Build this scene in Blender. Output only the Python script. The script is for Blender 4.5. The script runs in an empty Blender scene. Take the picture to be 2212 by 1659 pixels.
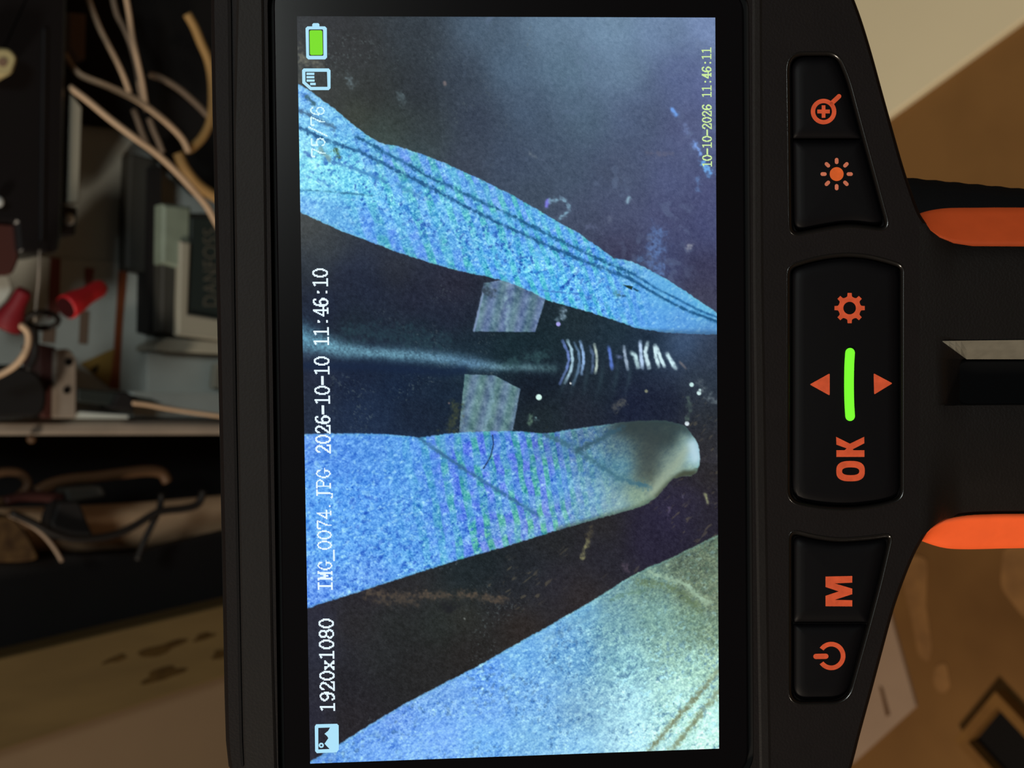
import bpy, bmesh, math, random
import numpy as np
from mathutils import Vector, Matrix
from mathutils.geometry import tessellate_polygon

random.seed(4)
rng = np.random.default_rng(7)
C = bpy.context.scene.collection
SC = bpy.context.scene

# ------------------------------------------------------------------ camera
F_PX, CX, CY = 2800.0, 1106.0, 829.5          # focal length and centre, in pixels of the 2212x1659 frame
PITCH = math.radians(38.0)
CAM = np.array([0.0, 0.0, 0.86])
FWD = np.array([0.0, math.cos(PITCH), -math.sin(PITCH)])
UPV = np.array([0.0, math.sin(PITCH), math.cos(PITCH)])
RGT = np.array([1.0, 0.0, 0.0])
# the phone was held on its side: picture right = down in the room, picture up = right in the room
PX_X, PX_Y = -UPV, -RGT

cam_d = bpy.data.cameras.new('camera')
cam_d.sensor_width = 36.0
cam_d.lens = F_PX / 2212.0 * 36.0
cam_d.clip_start = 0.005
cam_d.clip_end = 50.0
cam = bpy.data.objects.new('camera', cam_d)
C.objects.link(cam)
cam.matrix_world = Matrix((
    (PX_X[0], -PX_Y[0], -FWD[0], CAM[0]),
    (PX_X[1], -PX_Y[1], -FWD[1], CAM[1]),
    (PX_X[2], -PX_Y[2], -FWD[2], CAM[2]),
    (0, 0, 0, 1)))
cam_d.dof.use_dof = True
cam_d.dof.focus_distance = 0.19
cam_d.dof.aperture_fstop = 40.0
SC.camera = cam

# ------------------------------------------------------------------ world, lamp, exposure
SC.view_settings.view_transform = 'Standard'
SC.view_settings.look = 'None'
SC.view_settings.exposure = 0.0
SC.view_settings.gamma = 1.0
SC.view_settings.use_curve_mapping = False
wd = bpy.data.worlds.new('world')
SC.world = wd
wd.use_nodes = True
wd.node_tree.nodes['Background'].inputs[0].default_value = (1.0, 0.80, 0.60, 1)
wd.node_tree.nodes['Background'].inputs[1].default_value = 0.03

def lamp(name, loc, target, size, power, col):
    d = bpy.data.lights.new(name, 'AREA')
    d.shape = 'DISK'
    d.size = size
    d.energy = power
    d.color = col
    o = bpy.data.objects.new(name, d)
    C.objects.link(o)
    o.location = loc
    o.rotation_euler = (Vector(target) - Vector(loc)).to_track_quat('-Z', 'Y').to_euler()
    return o
lamp('room_lamp', (-1.25, -0.10, 1.65), (0.0, 0.5, 0.5), 0.26, 24.0, (1.0, 0.85, 0.67))
lamp('cool_fill_lamp', (0.35, -0.75, 1.95), (0.0, 0.7, 0.6), 0.35, 10.0, (0.92, 1.0, 0.97))  # unseen cool fill, added to brighten the furnace interior

# ------------------------------------------------------------------ materials
def lin(c):
    c = np.asarray(c, float) / 255.0
    return np.where(c <= 0.04045, c / 12.92, ((c + 0.055) / 1.055) ** 2.4)

def mat(name, rgb, rough=0.6, metal=0.0, spec=0.5, var=0.0, scale=40.0, rgb2=None, bump=0.0, bscale=300.0, stretch=None):
    m = bpy.data.materials.new(name)
    m.use_nodes = True
    nt = m.node_tree
    b = nt.nodes['Principled BSDF']
    c1 = list(lin(rgb)) + [1]
    b.inputs['Base Color'].default_value = c1
    b.inputs['Roughness'].default_value = rough
    b.inputs['Metallic'].default_value = metal
    b.inputs['Specular IOR Level'].default_value = spec
    tc = nt.nodes.new('ShaderNodeTexCoord')
    vec = tc.outputs['Object']
    if stretch:
        mp = nt.nodes.new('ShaderNodeMapping')
        mp.inputs['Scale'].default_value = stretch
        nt.links.new(vec, mp.inputs['Vector'])
        vec = mp.outputs['Vector']
    if var > 0 or rgb2 is not None:
        n = nt.nodes.new('ShaderNodeTexNoise')
        n.inputs['Scale'].default_value = scale
        n.inputs['Detail'].default_value = 4.0
        nt.links.new(vec, n.inputs['Vector'])
        r = nt.nodes.new('ShaderNodeValToRGB')
        r.color_ramp.elements[0].position = 0.32
        r.color_ramp.elements[1].position = 0.68
        c2 = list(lin(rgb2)) + [1] if rgb2 is not None else [min(1, v * (1 + var)) for v in c1[:3]] + [1]
        c0 = c1 if rgb2 is not None else [v * (1 - var) for v in c1[:3]] + [1]
        r.color_ramp.elements[0].color = c0
        r.color_ramp.elements[1].color = c2
        nt.links.new(n.outputs['Fac'], r.inputs['Fac'])
        nt.links.new(r.outputs['Color'], b.inputs['Base Color'])
    if bump > 0:
        n2 = nt.nodes.new('ShaderNodeTexNoise')
        n2.inputs['Scale'].default_value = bscale
        n2.inputs['Detail'].default_value = 2.0
        nt.links.new(vec, n2.inputs['Vector'])
        bp = nt.nodes.new('ShaderNodeBump')
        bp.inputs['Strength'].default_value = bump
        bp.inputs['Distance'].default_value = 0.0004
        nt.links.new(n2.outputs['Fac'], bp.inputs['Height'])
        nt.links.new(bp.outputs['Normal'], b.inputs['Normal'])
    return m

def emit(name, rgb, strength=1.0):
    m = bpy.data.materials.new(name)
    m.use_nodes = True
    nt = m.node_tree
    b = nt.nodes['Principled BSDF']
    b.inputs['Base Color'].default_value = (0.01, 0.01, 0.01, 1)
    b.inputs['Roughness'].default_value = 0.4
    b.inputs['Specular IOR Level'].default_value = 0.1
    b.inputs['Emission Color'].default_value = list(lin(rgb)) + [1]
    b.inputs['Emission Strength'].default_value = strength
    return m

M = {}
M['housing'] = mat('black_housing_plastic', (19, 15, 15), 0.6, spec=0.12, var=0.06, scale=250, bump=0.12, bscale=2500)
M['handle'] = mat('black_handle_plastic', (18, 15, 14), 0.42, spec=0.3, var=0.06, scale=250, bump=0.12, bscale=2500)
M['frame'] = mat('black_frame_plastic', (25, 22, 21), 0.55, spec=0.14, var=0.05, scale=200, bump=0.1, bscale=2500)
M['rubber'] = mat('black_rubber', (15, 14, 15), 0.8, spec=0.12, bump=0.15, bscale=1800)
M['key'] = mat('black_key_rubber', (6, 5, 7), 0.55, spec=0.12)
M['groove'] = mat('dark_groove', (10, 9, 9), 0.7, spec=0.2)
M['lip'] = mat('glossy_recess_lip', (16, 14, 13), 0.24, spec=0.7)
M['glass'] = mat('bezel_glass', (9, 8, 10), 0.2, spec=0.25)
M['orange'] = mat('orange_rubber', (232, 92, 42), 0.55, spec=0.3, var=0.04, scale=300)
M['print'] = mat('orange_print', (208, 84, 50), 0.6, spec=0.2, var=0.12, scale=900)
M['sun'] = mat('orange_print_bright', (222, 98, 42), 0.6, spec=0.2, var=0.08, scale=900)
M['pale_print'] = mat('pale_orange_print', (206, 118, 92), 0.6, spec=0.2, var=0.08, scale=900)
M['green'] = emit('green_indicator', (116, 255, 42), 1.15)
M['ridge'] = mat('grey_ridge_plastic', (96, 92, 82), 0.6, spec=0.3, var=0.1, scale=600)
M['slot'] = mat('black_slot', (4, 4, 5), 0.8, spec=0.1)
M['white_px'] = emit('screen_white', (226, 243, 255), 1.05)
M['ice_px'] = emit('screen_ice', (172, 226, 250), 1.0)
M['lime_px'] = emit('screen_lime', (204, 236, 158), 1.0)
M['green_px'] = emit('screen_green', (120, 222, 30), 1.0)
M['dark_px'] = emit('screen_dark', (36, 38, 52), 1.0)
M['dim_px'] = emit('screen_pale', (214, 250, 255), 1.0)

# ------------------------------------------------------------------ mesh helpers
ROOT = {}                                     # name of object -> matrix of the frame its mesh is written in

def link(o, parent=None):
    C.objects.link(o)
    if parent is not None:
        o.parent = parent
    return o

def tag(o, label=None, cat=None, group=None, kind=None):
    if label: o['label'] = label
    if cat: o['category'] = cat
    if group: o['group'] = group
    if kind: o['kind'] = kind
    return o

def empty(name, mtx, label, cat, group=None):
    o = bpy.data.objects.new(name, None)
    o.empty_display_size = 0.02
    C.objects.link(o)
    o.matrix_world = mtx
    ROOT[o] = mtx.inverted()
    return tag(o, label, cat, group)

def at(loc):
    return Matrix.Translation(Vector(loc))

def mesh(name, verts, faces, m, parent=None, smooth=False, fix=True):
    """verts in room coordinates; a top-level mesh gets its origin at the middle of its base"""
    verts = np.asarray(verts, float)
    if parent is not None:
        inv = ROOT[parent]
    else:
        lo, hi = verts.min(0), verts.max(0)
        inv = at(((lo[0] + hi[0]) / 2, (lo[1] + hi[1]) / 2, lo[2])).inverted()
    A = np.array(inv)
    v = verts @ A[:3, :3].T + A[:3, 3]
    me = bpy.data.meshes.new(name)
    me.from_pydata([tuple(q) for q in v], [], [tuple(int(i) for i in f) for f in faces])
    me.materials.append(m)
    if fix:
        bm = bmesh.new(); bm.from_mesh(me)
        bmesh.ops.recalc_face_normals(bm, faces=bm.faces)
        bm.to_mesh(me); bm.free()
    if smooth:
        me.shade_smooth()
    o = bpy.data.objects.new(name, me)
    link(o, parent)
    if parent is None:
        o.matrix_world = inv.inverted()
    ROOT[o] = inv
    return o

def merge(*parts):
    V, Fs, k = [], [], 0
    for v, f in parts:
        V += [tuple(q) for q in v]
        Fs += [tuple(i + k for i in q) for q in f]
        k += len(v)
    return V, Fs

def catmull(pts, n=6, closed=False):
    P = np.asarray(pts, float)
    if closed:
        P = np.vstack([P[-1], P, P[0], P[1]])
    else:
        P = np.vstack([2 * P[0] - P[1], P, 2 * P[-1] - P[-2]])
    out = []
    for i in range(1, len(P) - 2):
        a, b, c, d = P[i - 1], P[i], P[i + 1], P[i + 2]
        for t in np.linspace(0, 1, n, endpoint=False):
            out.append(0.5 * ((2 * b) + (c - a) * t + (2 * a - 5 * b + 4 * c - d) * t * t + (3 * b - a - 3 * c + d) * t ** 3))
    if not closed:
        out.append(P[-2])
    return np.array(out)

def rpoly(pts, r, n=6):
    """polygon with each corner rounded by r pixels"""
    P = np.asarray(pts, float); out = []
    k = len(P)
    rr = r if hasattr(r, '__len__') else [r] * k
    for i in range(k):
        a, b, c = P[i - 1], P[i], P[(i + 1) % k]
        e1, e2 = a - b, c - b
        l1, l2 = np.linalg.norm(e1), np.linalg.norm(e2)
        q = min(rr[i], l1 * .45, l2 * .45)
        p0, p2 = b + e1 / l1 * q, b + e2 / l2 * q
        for t in np.linspace(0, 1, n):
            out.append((1 - t) ** 2 * p0 + 2 * t * (1 - t) * b + t * t * p2)
    return np.array(out)

def area2(P):
    x, y = P[:, 0], P[:, 1]
    return float(np.sum(x * np.roll(y, -1) - y * np.roll(x, -1)))

def inset(P, d):
    """offset a polygon inwards by d pixels"""
    P = np.asarray(P, float)
    s = 1.0 if area2(P) > 0 else -1.0
    a, c = np.roll(P, 1, 0), np.roll(P, -1, 0)
    e1 = P - a; e2 = c - P
    n1 = np.stack([-e1[:, 1], e1[:, 0]], 1) / (np.linalg.norm(e1, axis=1, keepdims=True) + 1e-9)
    n2 = np.stack([-e2[:, 1], e2[:, 0]], 1) / (np.linalg.norm(e2, axis=1, keepdims=True) + 1e-9)
    n = n1 + n2
    n /= np.maximum(np.linalg.norm(n, axis=1, keepdims=True), 1e-6)
    k = np.clip(1.0 / np.maximum(np.sum(n * n1, 1, keepdims=True), 0.4), 1, 2.2)
    return P + s * n * d * k

def tess(loops):
    return [tuple(t) for t in tessellate_polygon([[Vector((p[0], p[1], 0)) for p in L] for L in loops])]

# ------------------------------------------------------------------ where the device is: pose of its front plane
SCR = np.array([[641.3, 35], [1545, 38], [1553.3, 1617], [670, 1649.5]], float)      # corners of the lit picture in the frame
SW, SH = 62.27, 110.7                                                             # size of a five inch panel, mm

def homog(a, b):
    A = []
    for (x, y), (u, v) in zip(a, b):
        A.append([x, y, 1, 0, 0, 0, -u * x, -u * y, -u])
        A.append([0, 0, 0, x, y, 1, -v * x, -v * y, -v])
    return np.linalg.svd(np.array(A))[2][-1].reshape(3, 3)

HM = homog([[0, 0], [SW, 0], [SW, SH], [0, SH]], SCR)
KI = np.linalg.inv(np.array([[F_PX, 0, CX], [0, F_PX, CY], [0, 0, 1]]))
Q = KI @ HM
if Q[2, 2] < 0: Q = -Q
Q /= (np.linalg.norm(Q[:, 0]) + np.linalg.norm(Q[:, 1])) / 2
R1 = Q[:, 0] / np.linalg.norm(Q[:, 0])
NRM = np.cross(R1, Q[:, 1]); NRM /= np.linalg.norm(NRM)
R2 = np.cross(NRM, R1)
T0 = Q[:, 2]
CV = np.stack([PX_X, PX_Y, FWD], 1)           # picture axes -> room axes
DN, DT = CV @ NRM, CAM + CV @ T0 * 0.001      # plane of the screen face in the room

def rays(px, py):
    px, py = np.asarray(px, float), np.asarray(py, float)
    return (np.multiply.outer((px - CX) / F_PX, PX_X) + np.multiply.outer((py - CY) / F_PX, PX_Y) + FWD)

def dev(px, py, w=0.0):
    """a point of the device, w mm proud of the plane of its front"""
    d = rays(px, py)
    s = (DN @ (DT - CAM) - np.asarray(w, float) * 0.001) / (d @ DN)
    return CAM + d * s[..., None]

def devp(P, w=0.0):
    P = np.asarray(P, float)
    return dev(P[:, 0], P[:, 1], w)

def on_y(px, py, y):
    """point on the upright plane at distance y from the camera"""
    d = rays(px, py)
    return CAM + d * (np.asarray(y, float) / d[..., 1])[..., None]

def on_floor(px, py, z=0.0):
    d = rays(px, py)
    return CAM + d * ((z - CAM[2]) / d[..., 2])[..., None]

# ------------------------------------------------------------------ solids
def rings(loops, cap0=True, cap1=True):
    """closed skin through loops of equal length (3D)"""
    n = len(loops[0]); V = []; Fs = []
    for L in loops: V += [tuple(p) for p in L]
    for k in range(len(loops) - 1):
        for i in range(n):
            j = (i + 1) % n
            Fs.append((k * n + i, k * n + j, (k + 1) * n + j, (k + 1) * n + i))
    if cap0: Fs.append(tuple(range(n)))
    if cap1: Fs.append(tuple(range((len(loops) - 1) * n, len(loops) * n)))
    return V, Fs

def ringcap(loops, P2):
    """rings whose last loop is closed by triangles of the flat outline P2"""
    V, Fs = rings(loops, True, False)
    b = (len(loops) - 1) * len(loops[0])
    return V, Fs + [tuple(i + b for i in t) for t in tess([P2])]

def tube(pts, r, n=10):
    P = np.asarray(pts, float)
    rr = np.broadcast_to(np.asarray(r, float), (len(P),))
    loops = []; ref = None
    for i in range(len(P)):
        t = P[min(i + 1, len(P) - 1)] - P[max(i - 1, 0)]
        t /= np.linalg.norm(t) + 1e-12
        if ref is None:
            ref = np.cross(t, [0.3, 0.5, 0.8]); ref /= np.linalg.norm(ref)
        ref = ref - t * (ref @ t); ref /= np.linalg.norm(ref) + 1e-12
        b = np.cross(t, ref)
        a = np.arange(n) * 2 * math.pi / n
        loops.append(P[i] + rr[i] * (np.outer(np.cos(a), ref) + np.outer(np.sin(a), b)))
    return rings(loops)

def lathe(a, b, prof, n=20):
    """solid of revolution from a to b; prof = (t, radius)"""
    a, b = np.asarray(a, float), np.asarray(b, float)
    ax = b - a
    u = np.cross(ax, [0.2, 0.9, 0.4]); u /= np.linalg.norm(u)
    v = np.cross(ax, u); v /= np.linalg.norm(v)
    an = np.arange(n) * 2 * math.pi / n
    return rings([a + ax * t + r * (np.outer(np.cos(an), u) + np.outer(np.sin(an), v)) for t, r in prof])

def slab(P, y, t, bev=0.0):
    """upright plate with outline P (picture pixels) on the plane y, t metres deep"""
    P = np.asarray(P, float)
    f = on_y(P[:, 0], P[:, 1], y)
    if bev > 0:
        g = on_y(*inset(P, bev).T, y)
        d = np.array([0, bev * 0.00026, 0])
        return rings([g, f + d, f + np.array([0, t, 0])])
    return rings([f, f + np.array([0, t, 0])])

def plate(P, z, t, bev=0.0):
    """plate lying on the floor, top at z+t"""
    P = np.asarray(P, float)
    f = on_floor(P[:, 0], P[:, 1], z + t)
    if bev > 0:
        g = on_floor(*inset(P, bev).T, z + t)
        return rings([g, f - np.array([0, 0, t * .3]), f - np.array([0, 0, t])])
    return rings([f, f - np.array([0, 0, t])])

def box(x0, x1, y0, y1, z0, z1):
    V = [(x, y, z) for x in (x0, x1) for y in (y0, y1) for z in (z0, z1)]
    return V, [(0, 1, 3, 2), (4, 6, 7, 5), (0, 4, 5, 1), (2, 3, 7, 6), (0, 2, 6, 4), (1, 5, 7, 3)]
# ------------------------------------------------------------------ setting
M['floor'] = mat('brown_floor', (88, 60, 33), 0.85, spec=0.1, rgb2=(128, 92, 52), scale=5, bump=0.2, bscale=600)
M['wall'] = mat('beige_wall', (106, 88, 68), 0.85, spec=0.15, var=0.04, scale=12)
M['dark_wall'] = mat('closet_wall', (70, 60, 52), 0.9, spec=0.1, var=0.05, scale=10)
M['trim'] = mat('worn_wood_trim', (76, 62, 38), 0.65, spec=0.15, rgb2=(90, 74, 46), scale=14, stretch=(3, 3, .6))
M['stain'] = mat('brown_stain', (46, 32, 12), 0.7, spec=0.1, rgb2=(62, 46, 20), scale=90)

def struct(name, vf, m, smooth=False):
    return tag(mesh(name, *vf, m), kind='structure')
floor_o = struct('floor', box(-2.2, 2.0, -1.4, 1.25, -0.05, 0.0), M['floor'])
struct('wall_left', box(-2.2, -0.176, 0.775, 0.875, 0.0, 2.3), M['wall'])
struct('wall_back', box(-0.9, 1.2, 1.15, 1.25, 0.0, 2.3), M['dark_wall'])
trim = struct('trim_1', slab(np.array([(-260, 1482), (485, 1306), (1450, 1078), (1450, 1180), (485, 1462), (-260, 1708)], float), 0.752, 0.022, 4), M['trim'])
for cx, cy, rx, ry, a in ((352, 1457, 44, 13, -.30), (348, 1402, 54, 10, -.32), (478, 1414, 20, 9, -.2), (250, 1424, 26, 6, -.3), (440, 1376, 22, 7, -.3)):
    t = np.arange(22) * 2 * math.pi / 22
    r = 1 + .22 * np.sin(3 * t + cx) + .12 * np.sin(5 * t)
    x, y = rx * r * np.cos(t), ry * r * np.sin(t)
    P = np.stack([cx + x * math.cos(a) - y * math.sin(a), cy + x * math.sin(a) + y * math.cos(a)], 1)
    mesh('stain', *slab(P, 0.7517, 0.0006), M['stain'], trim)
M['pale_stain'] = mat('pale_floor_stain', (122, 88, 54), 0.9, spec=0.1, rgb2=(140, 102, 62), scale=60)
for P in ([(1958, 1196), (2004, 1204), (2000, 1300), (2014, 1400), (2006, 1432), (1984, 1418), (1968, 1330), (1950, 1262)],
          [(2168, 1180), (2330, 1180), (2330, 1390), (2212, 1336), (2160, 1268)],
          [(2018, 1440), (2044, 1428), (2054, 1484), (2034, 1502), (2016, 1480)]):
    mesh('stain', *plate(rpoly(P, 18, 4), 0.0, 0.0007), M['pale_stain'], floor_o)
# ------------------------------------------------------------------ inspection camera
# frame of the device: x along its handle, y across, z towards the viewer
base3 = dev(3560, 829, -14)
DEV_M = Matrix(((CV @ R1)[0], -(CV @ R2)[0], -DN[0], base3[0]), ) if False else Matrix((
    ((CV @ R1)[0], -(CV @ R2)[0], -DN[0], base3[0]),
    ((CV @ R1)[1], -(CV @ R2)[1], -DN[1], base3[1]),
    ((CV @ R1)[2], -(CV @ R2)[2], -DN[2], base3[2]),
    (0, 0, 0, 1)))
cam_tool = empty('inspection_camera', DEV_M,
                 'black handheld inspection camera with a lit screen, orange button symbols and orange striped handle', 'inspection camera')

OUT = catmull([(459, 80), (462, 240), (466, 420), (471, 640), (476.5, 900), (480.5, 1100), (485, 1330), (488, 1500),
               (491, 1600), (498, 1662), (514, 1722), (545, 1768), (600, 1792), (680, 1800), (1000, 1798), (1400, 1796), (1680, 1796),
               (1752, 1786), (1802, 1748), (1834, 1670), (1858, 1580), (1882, 1492), (1906, 1402), (1930, 1314),
               (1954, 1246), (1974, 1198), (1990, 1168), (2000, 1152)], 4)
OUT = np.vstack([OUT, catmull([(2000, 484), (1984, 458), (1967, 412), (1950, 360), (1930, 290), (1905, 200), (1882, 116),
                               (1862, 50), (1844, 0), (1810, -86), (1750, -132), (1600, -142), (1300, -143), (1000, -143),
                               (640, -142), (530, -130), (478, -92), (460, -20), (458, 30)], 4)])
WIN = rpoly([(577, -40), (1618, -24), (1629, 1684), (602, 1714)], [52, 48, 64, 64], 9)       # hole of the screen
PADS = {
 'up': ([(1699, 112), (1811, 112), (1836, 170), (1862, 268), (1892, 377), (1926, 502), (1832, 490), (1770, 500), (1704, 514)],
        [40, 26, 60, 60, 60, 34, 60, 60, 40]),
 'mid': ([(1700, 574), (1741, 560), (1786, 550), (1832, 546), (1877, 550), (1920, 561), (1953, 572), (1953, 1080),
          (1903, 1095), (1834, 1104), (1766, 1100), (1700, 1086)], [26, 40, 40, 40, 40, 40, 28, 30, 40, 40, 40, 30]),
 'low': ([(1703, 1141), (1760, 1156), (1812, 1163), (1880, 1158), (1931, 1150), (1907, 1256), (1880, 1357), (1857, 1440),
          (1834, 1521), (1703, 1523)], [36, 40, 50, 50, 30, 60, 60, 60, 40, 34])}
def pad(k, d=0.0):
    P, r = PADS[k]
    return rpoly(inset(np.array(P, float), d), [max(q - d * .5, 8) for q in r], 8)
PAD_UP, PAD_MID, PAD_LOW = pad('up'), pad('mid'), pad('low')

def housing():
    hol = [WIN, PAD_UP, PAD_MID, PAD_LOW]
    o0 = inset(OUT, 5); o1 = OUT
    V, Fs = [], []
    def add(loop, w):
        b = len(V); V.extend(tuple(p) for p in devp(loop, w)); return b
    n = len(OUT)
    a = add(o0, 0.0); b = add(o1, -0.6)
    c = add(inset(o1, -1.5), -2.2); d = add(o1, -22.0); e = add(inset(o1, 60), -27.0)
    for p, q in ((a, b), (b, c), (c, d), (d, e)):
        for i in range(n):
            j = (i + 1) % n
            Fs.append((p + i, p + j, q + j, q + i))
    Fs += [tuple(e + i for i in t) for t in tess([inset(o1, 60)])]
    hb = [a]
    for H in hol:
        h0 = add(H, 0.0); hb.append(h0)
    flat = [i for s, L in zip(hb, [o0] + hol) for i in range(s, s + len(L))]
    Fs += [tuple(flat[i] for i in t) for t in tess([o0] + hol)]
    # recesses
    for H, s, dep in zip(hol, hb[1:], (1.6, 2.4, 2.4, 2.4)):
        k = len(H)
        f0 = add(inset(H, 2.0), -dep)
        for i in range(k):
            j = (i + 1) % k
            Fs.append((s + i, s + j, f0 + j, f0 + i))
        Fs += [tuple(f0 + i for i in t) for t in tess([inset(H, 2.0)])]
    return V, Fs
mesh('housing', *housing(), M['housing'], cam_tool)

# dark rubber bumper along the top edge of the screen, with its chamfer
def strip_px(P, Q, wp, wq):
    A, B = devp(P, wp), devp(Q, wq)
    n = len(A)
    return list(map(tuple, A)) + list(map(tuple, B)), [(i, i + 1, n + i + 1, n + i) for i in range(n - 1)]
ed = np.array([(459, 30), (459, 80), (462, 240), (466, 420), (471, 640), (476.5, 900), (480.5, 1100), (485, 1330), (488, 1500), (491, 1600), (497, 1656)], float)
ed = np.vstack([[(459, -60)], ed])
inn = np.array([(497, -60), (499, 30), (501, 240), (503, 420), (506, 640), (510, 900), (514, 1100), (518, 1330), (521, 1500), (523, 1600), (526, 1656)], float)
inn = np.vstack([inn[:1], inn])
def bumper():
    L = []
    for p, q in zip(ed, inn):
        P2 = np.array([p - [3, 0], p + (q - p) * .35, q, q, p - [3, 0]])
        L.append(dev(P2[:, 0], P2[:, 1], np.array([-4.0, -0.9, 0.35, -1.2, -6.0])))
    return rings(L)
mesh('edge_bumper', *bumper(), M['rubber'], cam_tool)

# raised frame strips either side of the screen and the groove round the glass
def bar_px(P, w0, w1, bev=3):
    return ringcap([devp(P, w0), devp(P, w1 - .2), devp(inset(P, bev), w1)], inset(P, bev))
mesh('screen_frame', *bar_px(np.array([(514, -110), (568, -110), (572, 240), (577, 640), (583, 1000), (590, 1400), (597, 1659), (602, 1780), (538, 1760), (526, 1659),
                                       (520, 1400), (511, 800), (504, 300)], float), -0.4, 0.3, 5), M['frame'], cam_tool)
mesh('screen_frame', *bar_px(np.array([(1624, -120), (1646, -120), (1650, 600), (1660, 1250), (1668, 1780), (1642, 1780), (1634, 1250), (1626, 600)], float), -0.4, 0.18, 6),
     M['frame'], cam_tool)
GL = inset(WIN, 13)
glass = mesh('bezel_glass', *ringcap([devp(GL, -1.7), devp(GL, -0.62), devp(inset(GL, 3), -0.5)], inset(GL, 3)), M['glass'], cam_tool)
mesh('groove_lining', *ringcap([devp(inset(WIN, 1.8), -1.65), devp(inset(WIN, 1.9), -1.45)], inset(WIN, 1.9)), M['groove'], cam_tool)

# lips of the three recesses
def lip(H):
    L = [devp(inset(H, d), w) for d, w in ((-1.0, .02), (.5, .02), (3.0, -.06), (5.5, -.2), (7.4, -.42), (8.6, -.8), (6.0, -1.6))]
    n = len(H); k = len(L); V = []; Fs = []
    for q in L: V += [tuple(p) for p in q]
    for r in range(k):
        for i in range(n):
            j = (i + 1) % n
            Fs.append((r * n + i, r * n + j, ((r + 1) % k) * n + j, ((r + 1) % k) * n + i))
    return V, Fs
for H in (PAD_UP, PAD_MID, PAD_LOW):
    mesh('recess_lip', *lip(H), M['lip'], cam_tool, smooth=True)

def clip(P, y, keep_low):
    """part of an outline above (keep_low False) or below a line y"""
    out = []
    s = 1 if keep_low else -1
    for i in range(len(P)):
        a, b = P[i], P[(i + 1) % len(P)]
        ia, ib = s * (a[1] - y) >= 0, s * (b[1] - y) >= 0
        if ia: out.append(a)
        if ia != ib:
            t = (y - a[1]) / (b[1] - a[1]); out.append(a + t * (b - a))
    return np.array(out)

def radial(P, c, n=150):
    """the outline resampled along rays from c, so that loops of one key match point for point"""
    out = []
    Q2 = np.roll(P, -1, 0)
    for a in np.arange(n) * 2 * math.pi / n:
        d = np.array([math.cos(a), math.sin(a)]); m = np.array([-d[1], d[0]])
        s0, s1 = (P - c) @ m, (Q2 - c) @ m
        hit = np.where((s0 <= 0) != (s1 <= 0))[0]
        best = 0
        for i in hit:
            t = s0[i] / (s0[i] - s1[i])
            best = max(best, (P[i] + t * (Q2[i] - P[i]) - c) @ d)
        out.append(c + d * best)
    return np.array(out)

def key(name, k, label, y=None, low=None):
    L = []; c = None
    for d, w in ((10, -2.35), (10, -1.3), (13, -0.85), (19, -0.55), (28, -0.38), (38, -0.34)):
        P = pad(k, d)
        if y is not None: P = clip(P, y + (d - 10) * (1 if low else -1), low)
        if c is None: c = P.mean(0) if y is None else np.array([(P[:, 0].min() + P[:, 0].max()) / 2, (P[:, 1].min() + P[:, 1].max()) / 2])
        R = radial(P, c); L.append(devp(R, w))
    V, Fs = rings(L, True, False)
    n = len(R); b = (len(L) - 1) * n
    V.append(tuple(dev(c[0], c[1], -0.34)))
    Fs += [(b + i, b + (i + 1) % n, len(V) - 1) for i in range(n)]
    return tag(mesh(name, V, Fs, M['key'], cam_tool, smooth=True), label)

b_zoom = key('zoom_button', 'up', 'button with magnifier symbol', 300, False)
b_light = key('brightness_button', 'up', 'button with sun symbol', 302.5, True)
b_nav = key('navigation_button', 'mid', 'button with gear, arrows and OK')
b_menu = key('menu_button', 'low', 'button with letter M', 1344.5, False)
b_power = key('power_button', 'low', 'button with power symbol', 1347, True)

WS = -0.29                                    # height of the printed symbols
def flat2(polys, w0=WS, th=0.05):
    """thin printed shapes; each polygon a list of outline (+ holes)"""
    V, Fs = [], []
    for loops in polys:
        loops = [np.asarray(L, float) for L in loops]
        fl = np.vstack(loops); b = len(V); n = len(fl)
        V += [tuple(p) for p in devp(fl, w0)] + [tuple(p) for p in devp(fl, w0 - th)]
        T = tess(loops)
        Fs += [tuple(b + i for i in t) for t in T] + [tuple(b + n + i for i in reversed(t)) for t in T]
        s = 0
        for L in loops:
            for i in range(len(L)):
                j = (i + 1) % len(L)
                Fs.append((b + s + i, b + s + j, b + n + s + j, b + n + s + i))
            s += len(L)
    return V, Fs
def circ(x, y, r, n=40, a0=0, a1=None):
    a = np.arange(n) * 2 * math.pi / n if a1 is None else np.linspace(a0, a1, n)
    return np.stack([x + r * np.cos(a), y + r * np.sin(a)], 1)
def capsule(a, b, r, n=7):
    a, b = np.asarray(a, float), np.asarray(b, float)
    t = math.atan2(*(b - a)[::-1])
    return np.vstack([circ(*b, r, n, t - math.pi / 2, t + math.pi / 2), circ(*a, r, n, t + math.pi / 2, t + 1.5 * math.pi)])
def sym(polys, m, parent, name='printed_symbol', w0=WS):
    return mesh(name, *flat2(polys, w0), m, parent)

# magnifier with plus
sym([[circ(1779, 241, 27.6), circ(1779, 241, 18.2)[::-1]],
     [capsule((1797, 222.5), (1812.5, 208), 4.9)],
     [np.array([(1775, 227.5), (1783, 227.5), (1783, 236.6), (1792.5, 236.6), (1792.5, 245), (1783, 245), (1783, 254.5), (1775, 254.5), (1775, 245), (1765.5, 245), (1765.5, 236.6), (1775, 236.6)], float)]],
    M['pale_print'] if False else M['print'], b_zoom)
# sun
sym([[circ(1807.3, 376, 15)]], M['sun'], b_light)
sym([[capsule((1807.3 + 25.5 * math.cos(a), 376 + 25.5 * math.sin(a)), (1807.3 + 31 * math.cos(a), 376 + 31 * math.sin(a)), 4.0)] for a in np.arange(8) * math.pi / 4],
    M['pale_print'], b_light)
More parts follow.
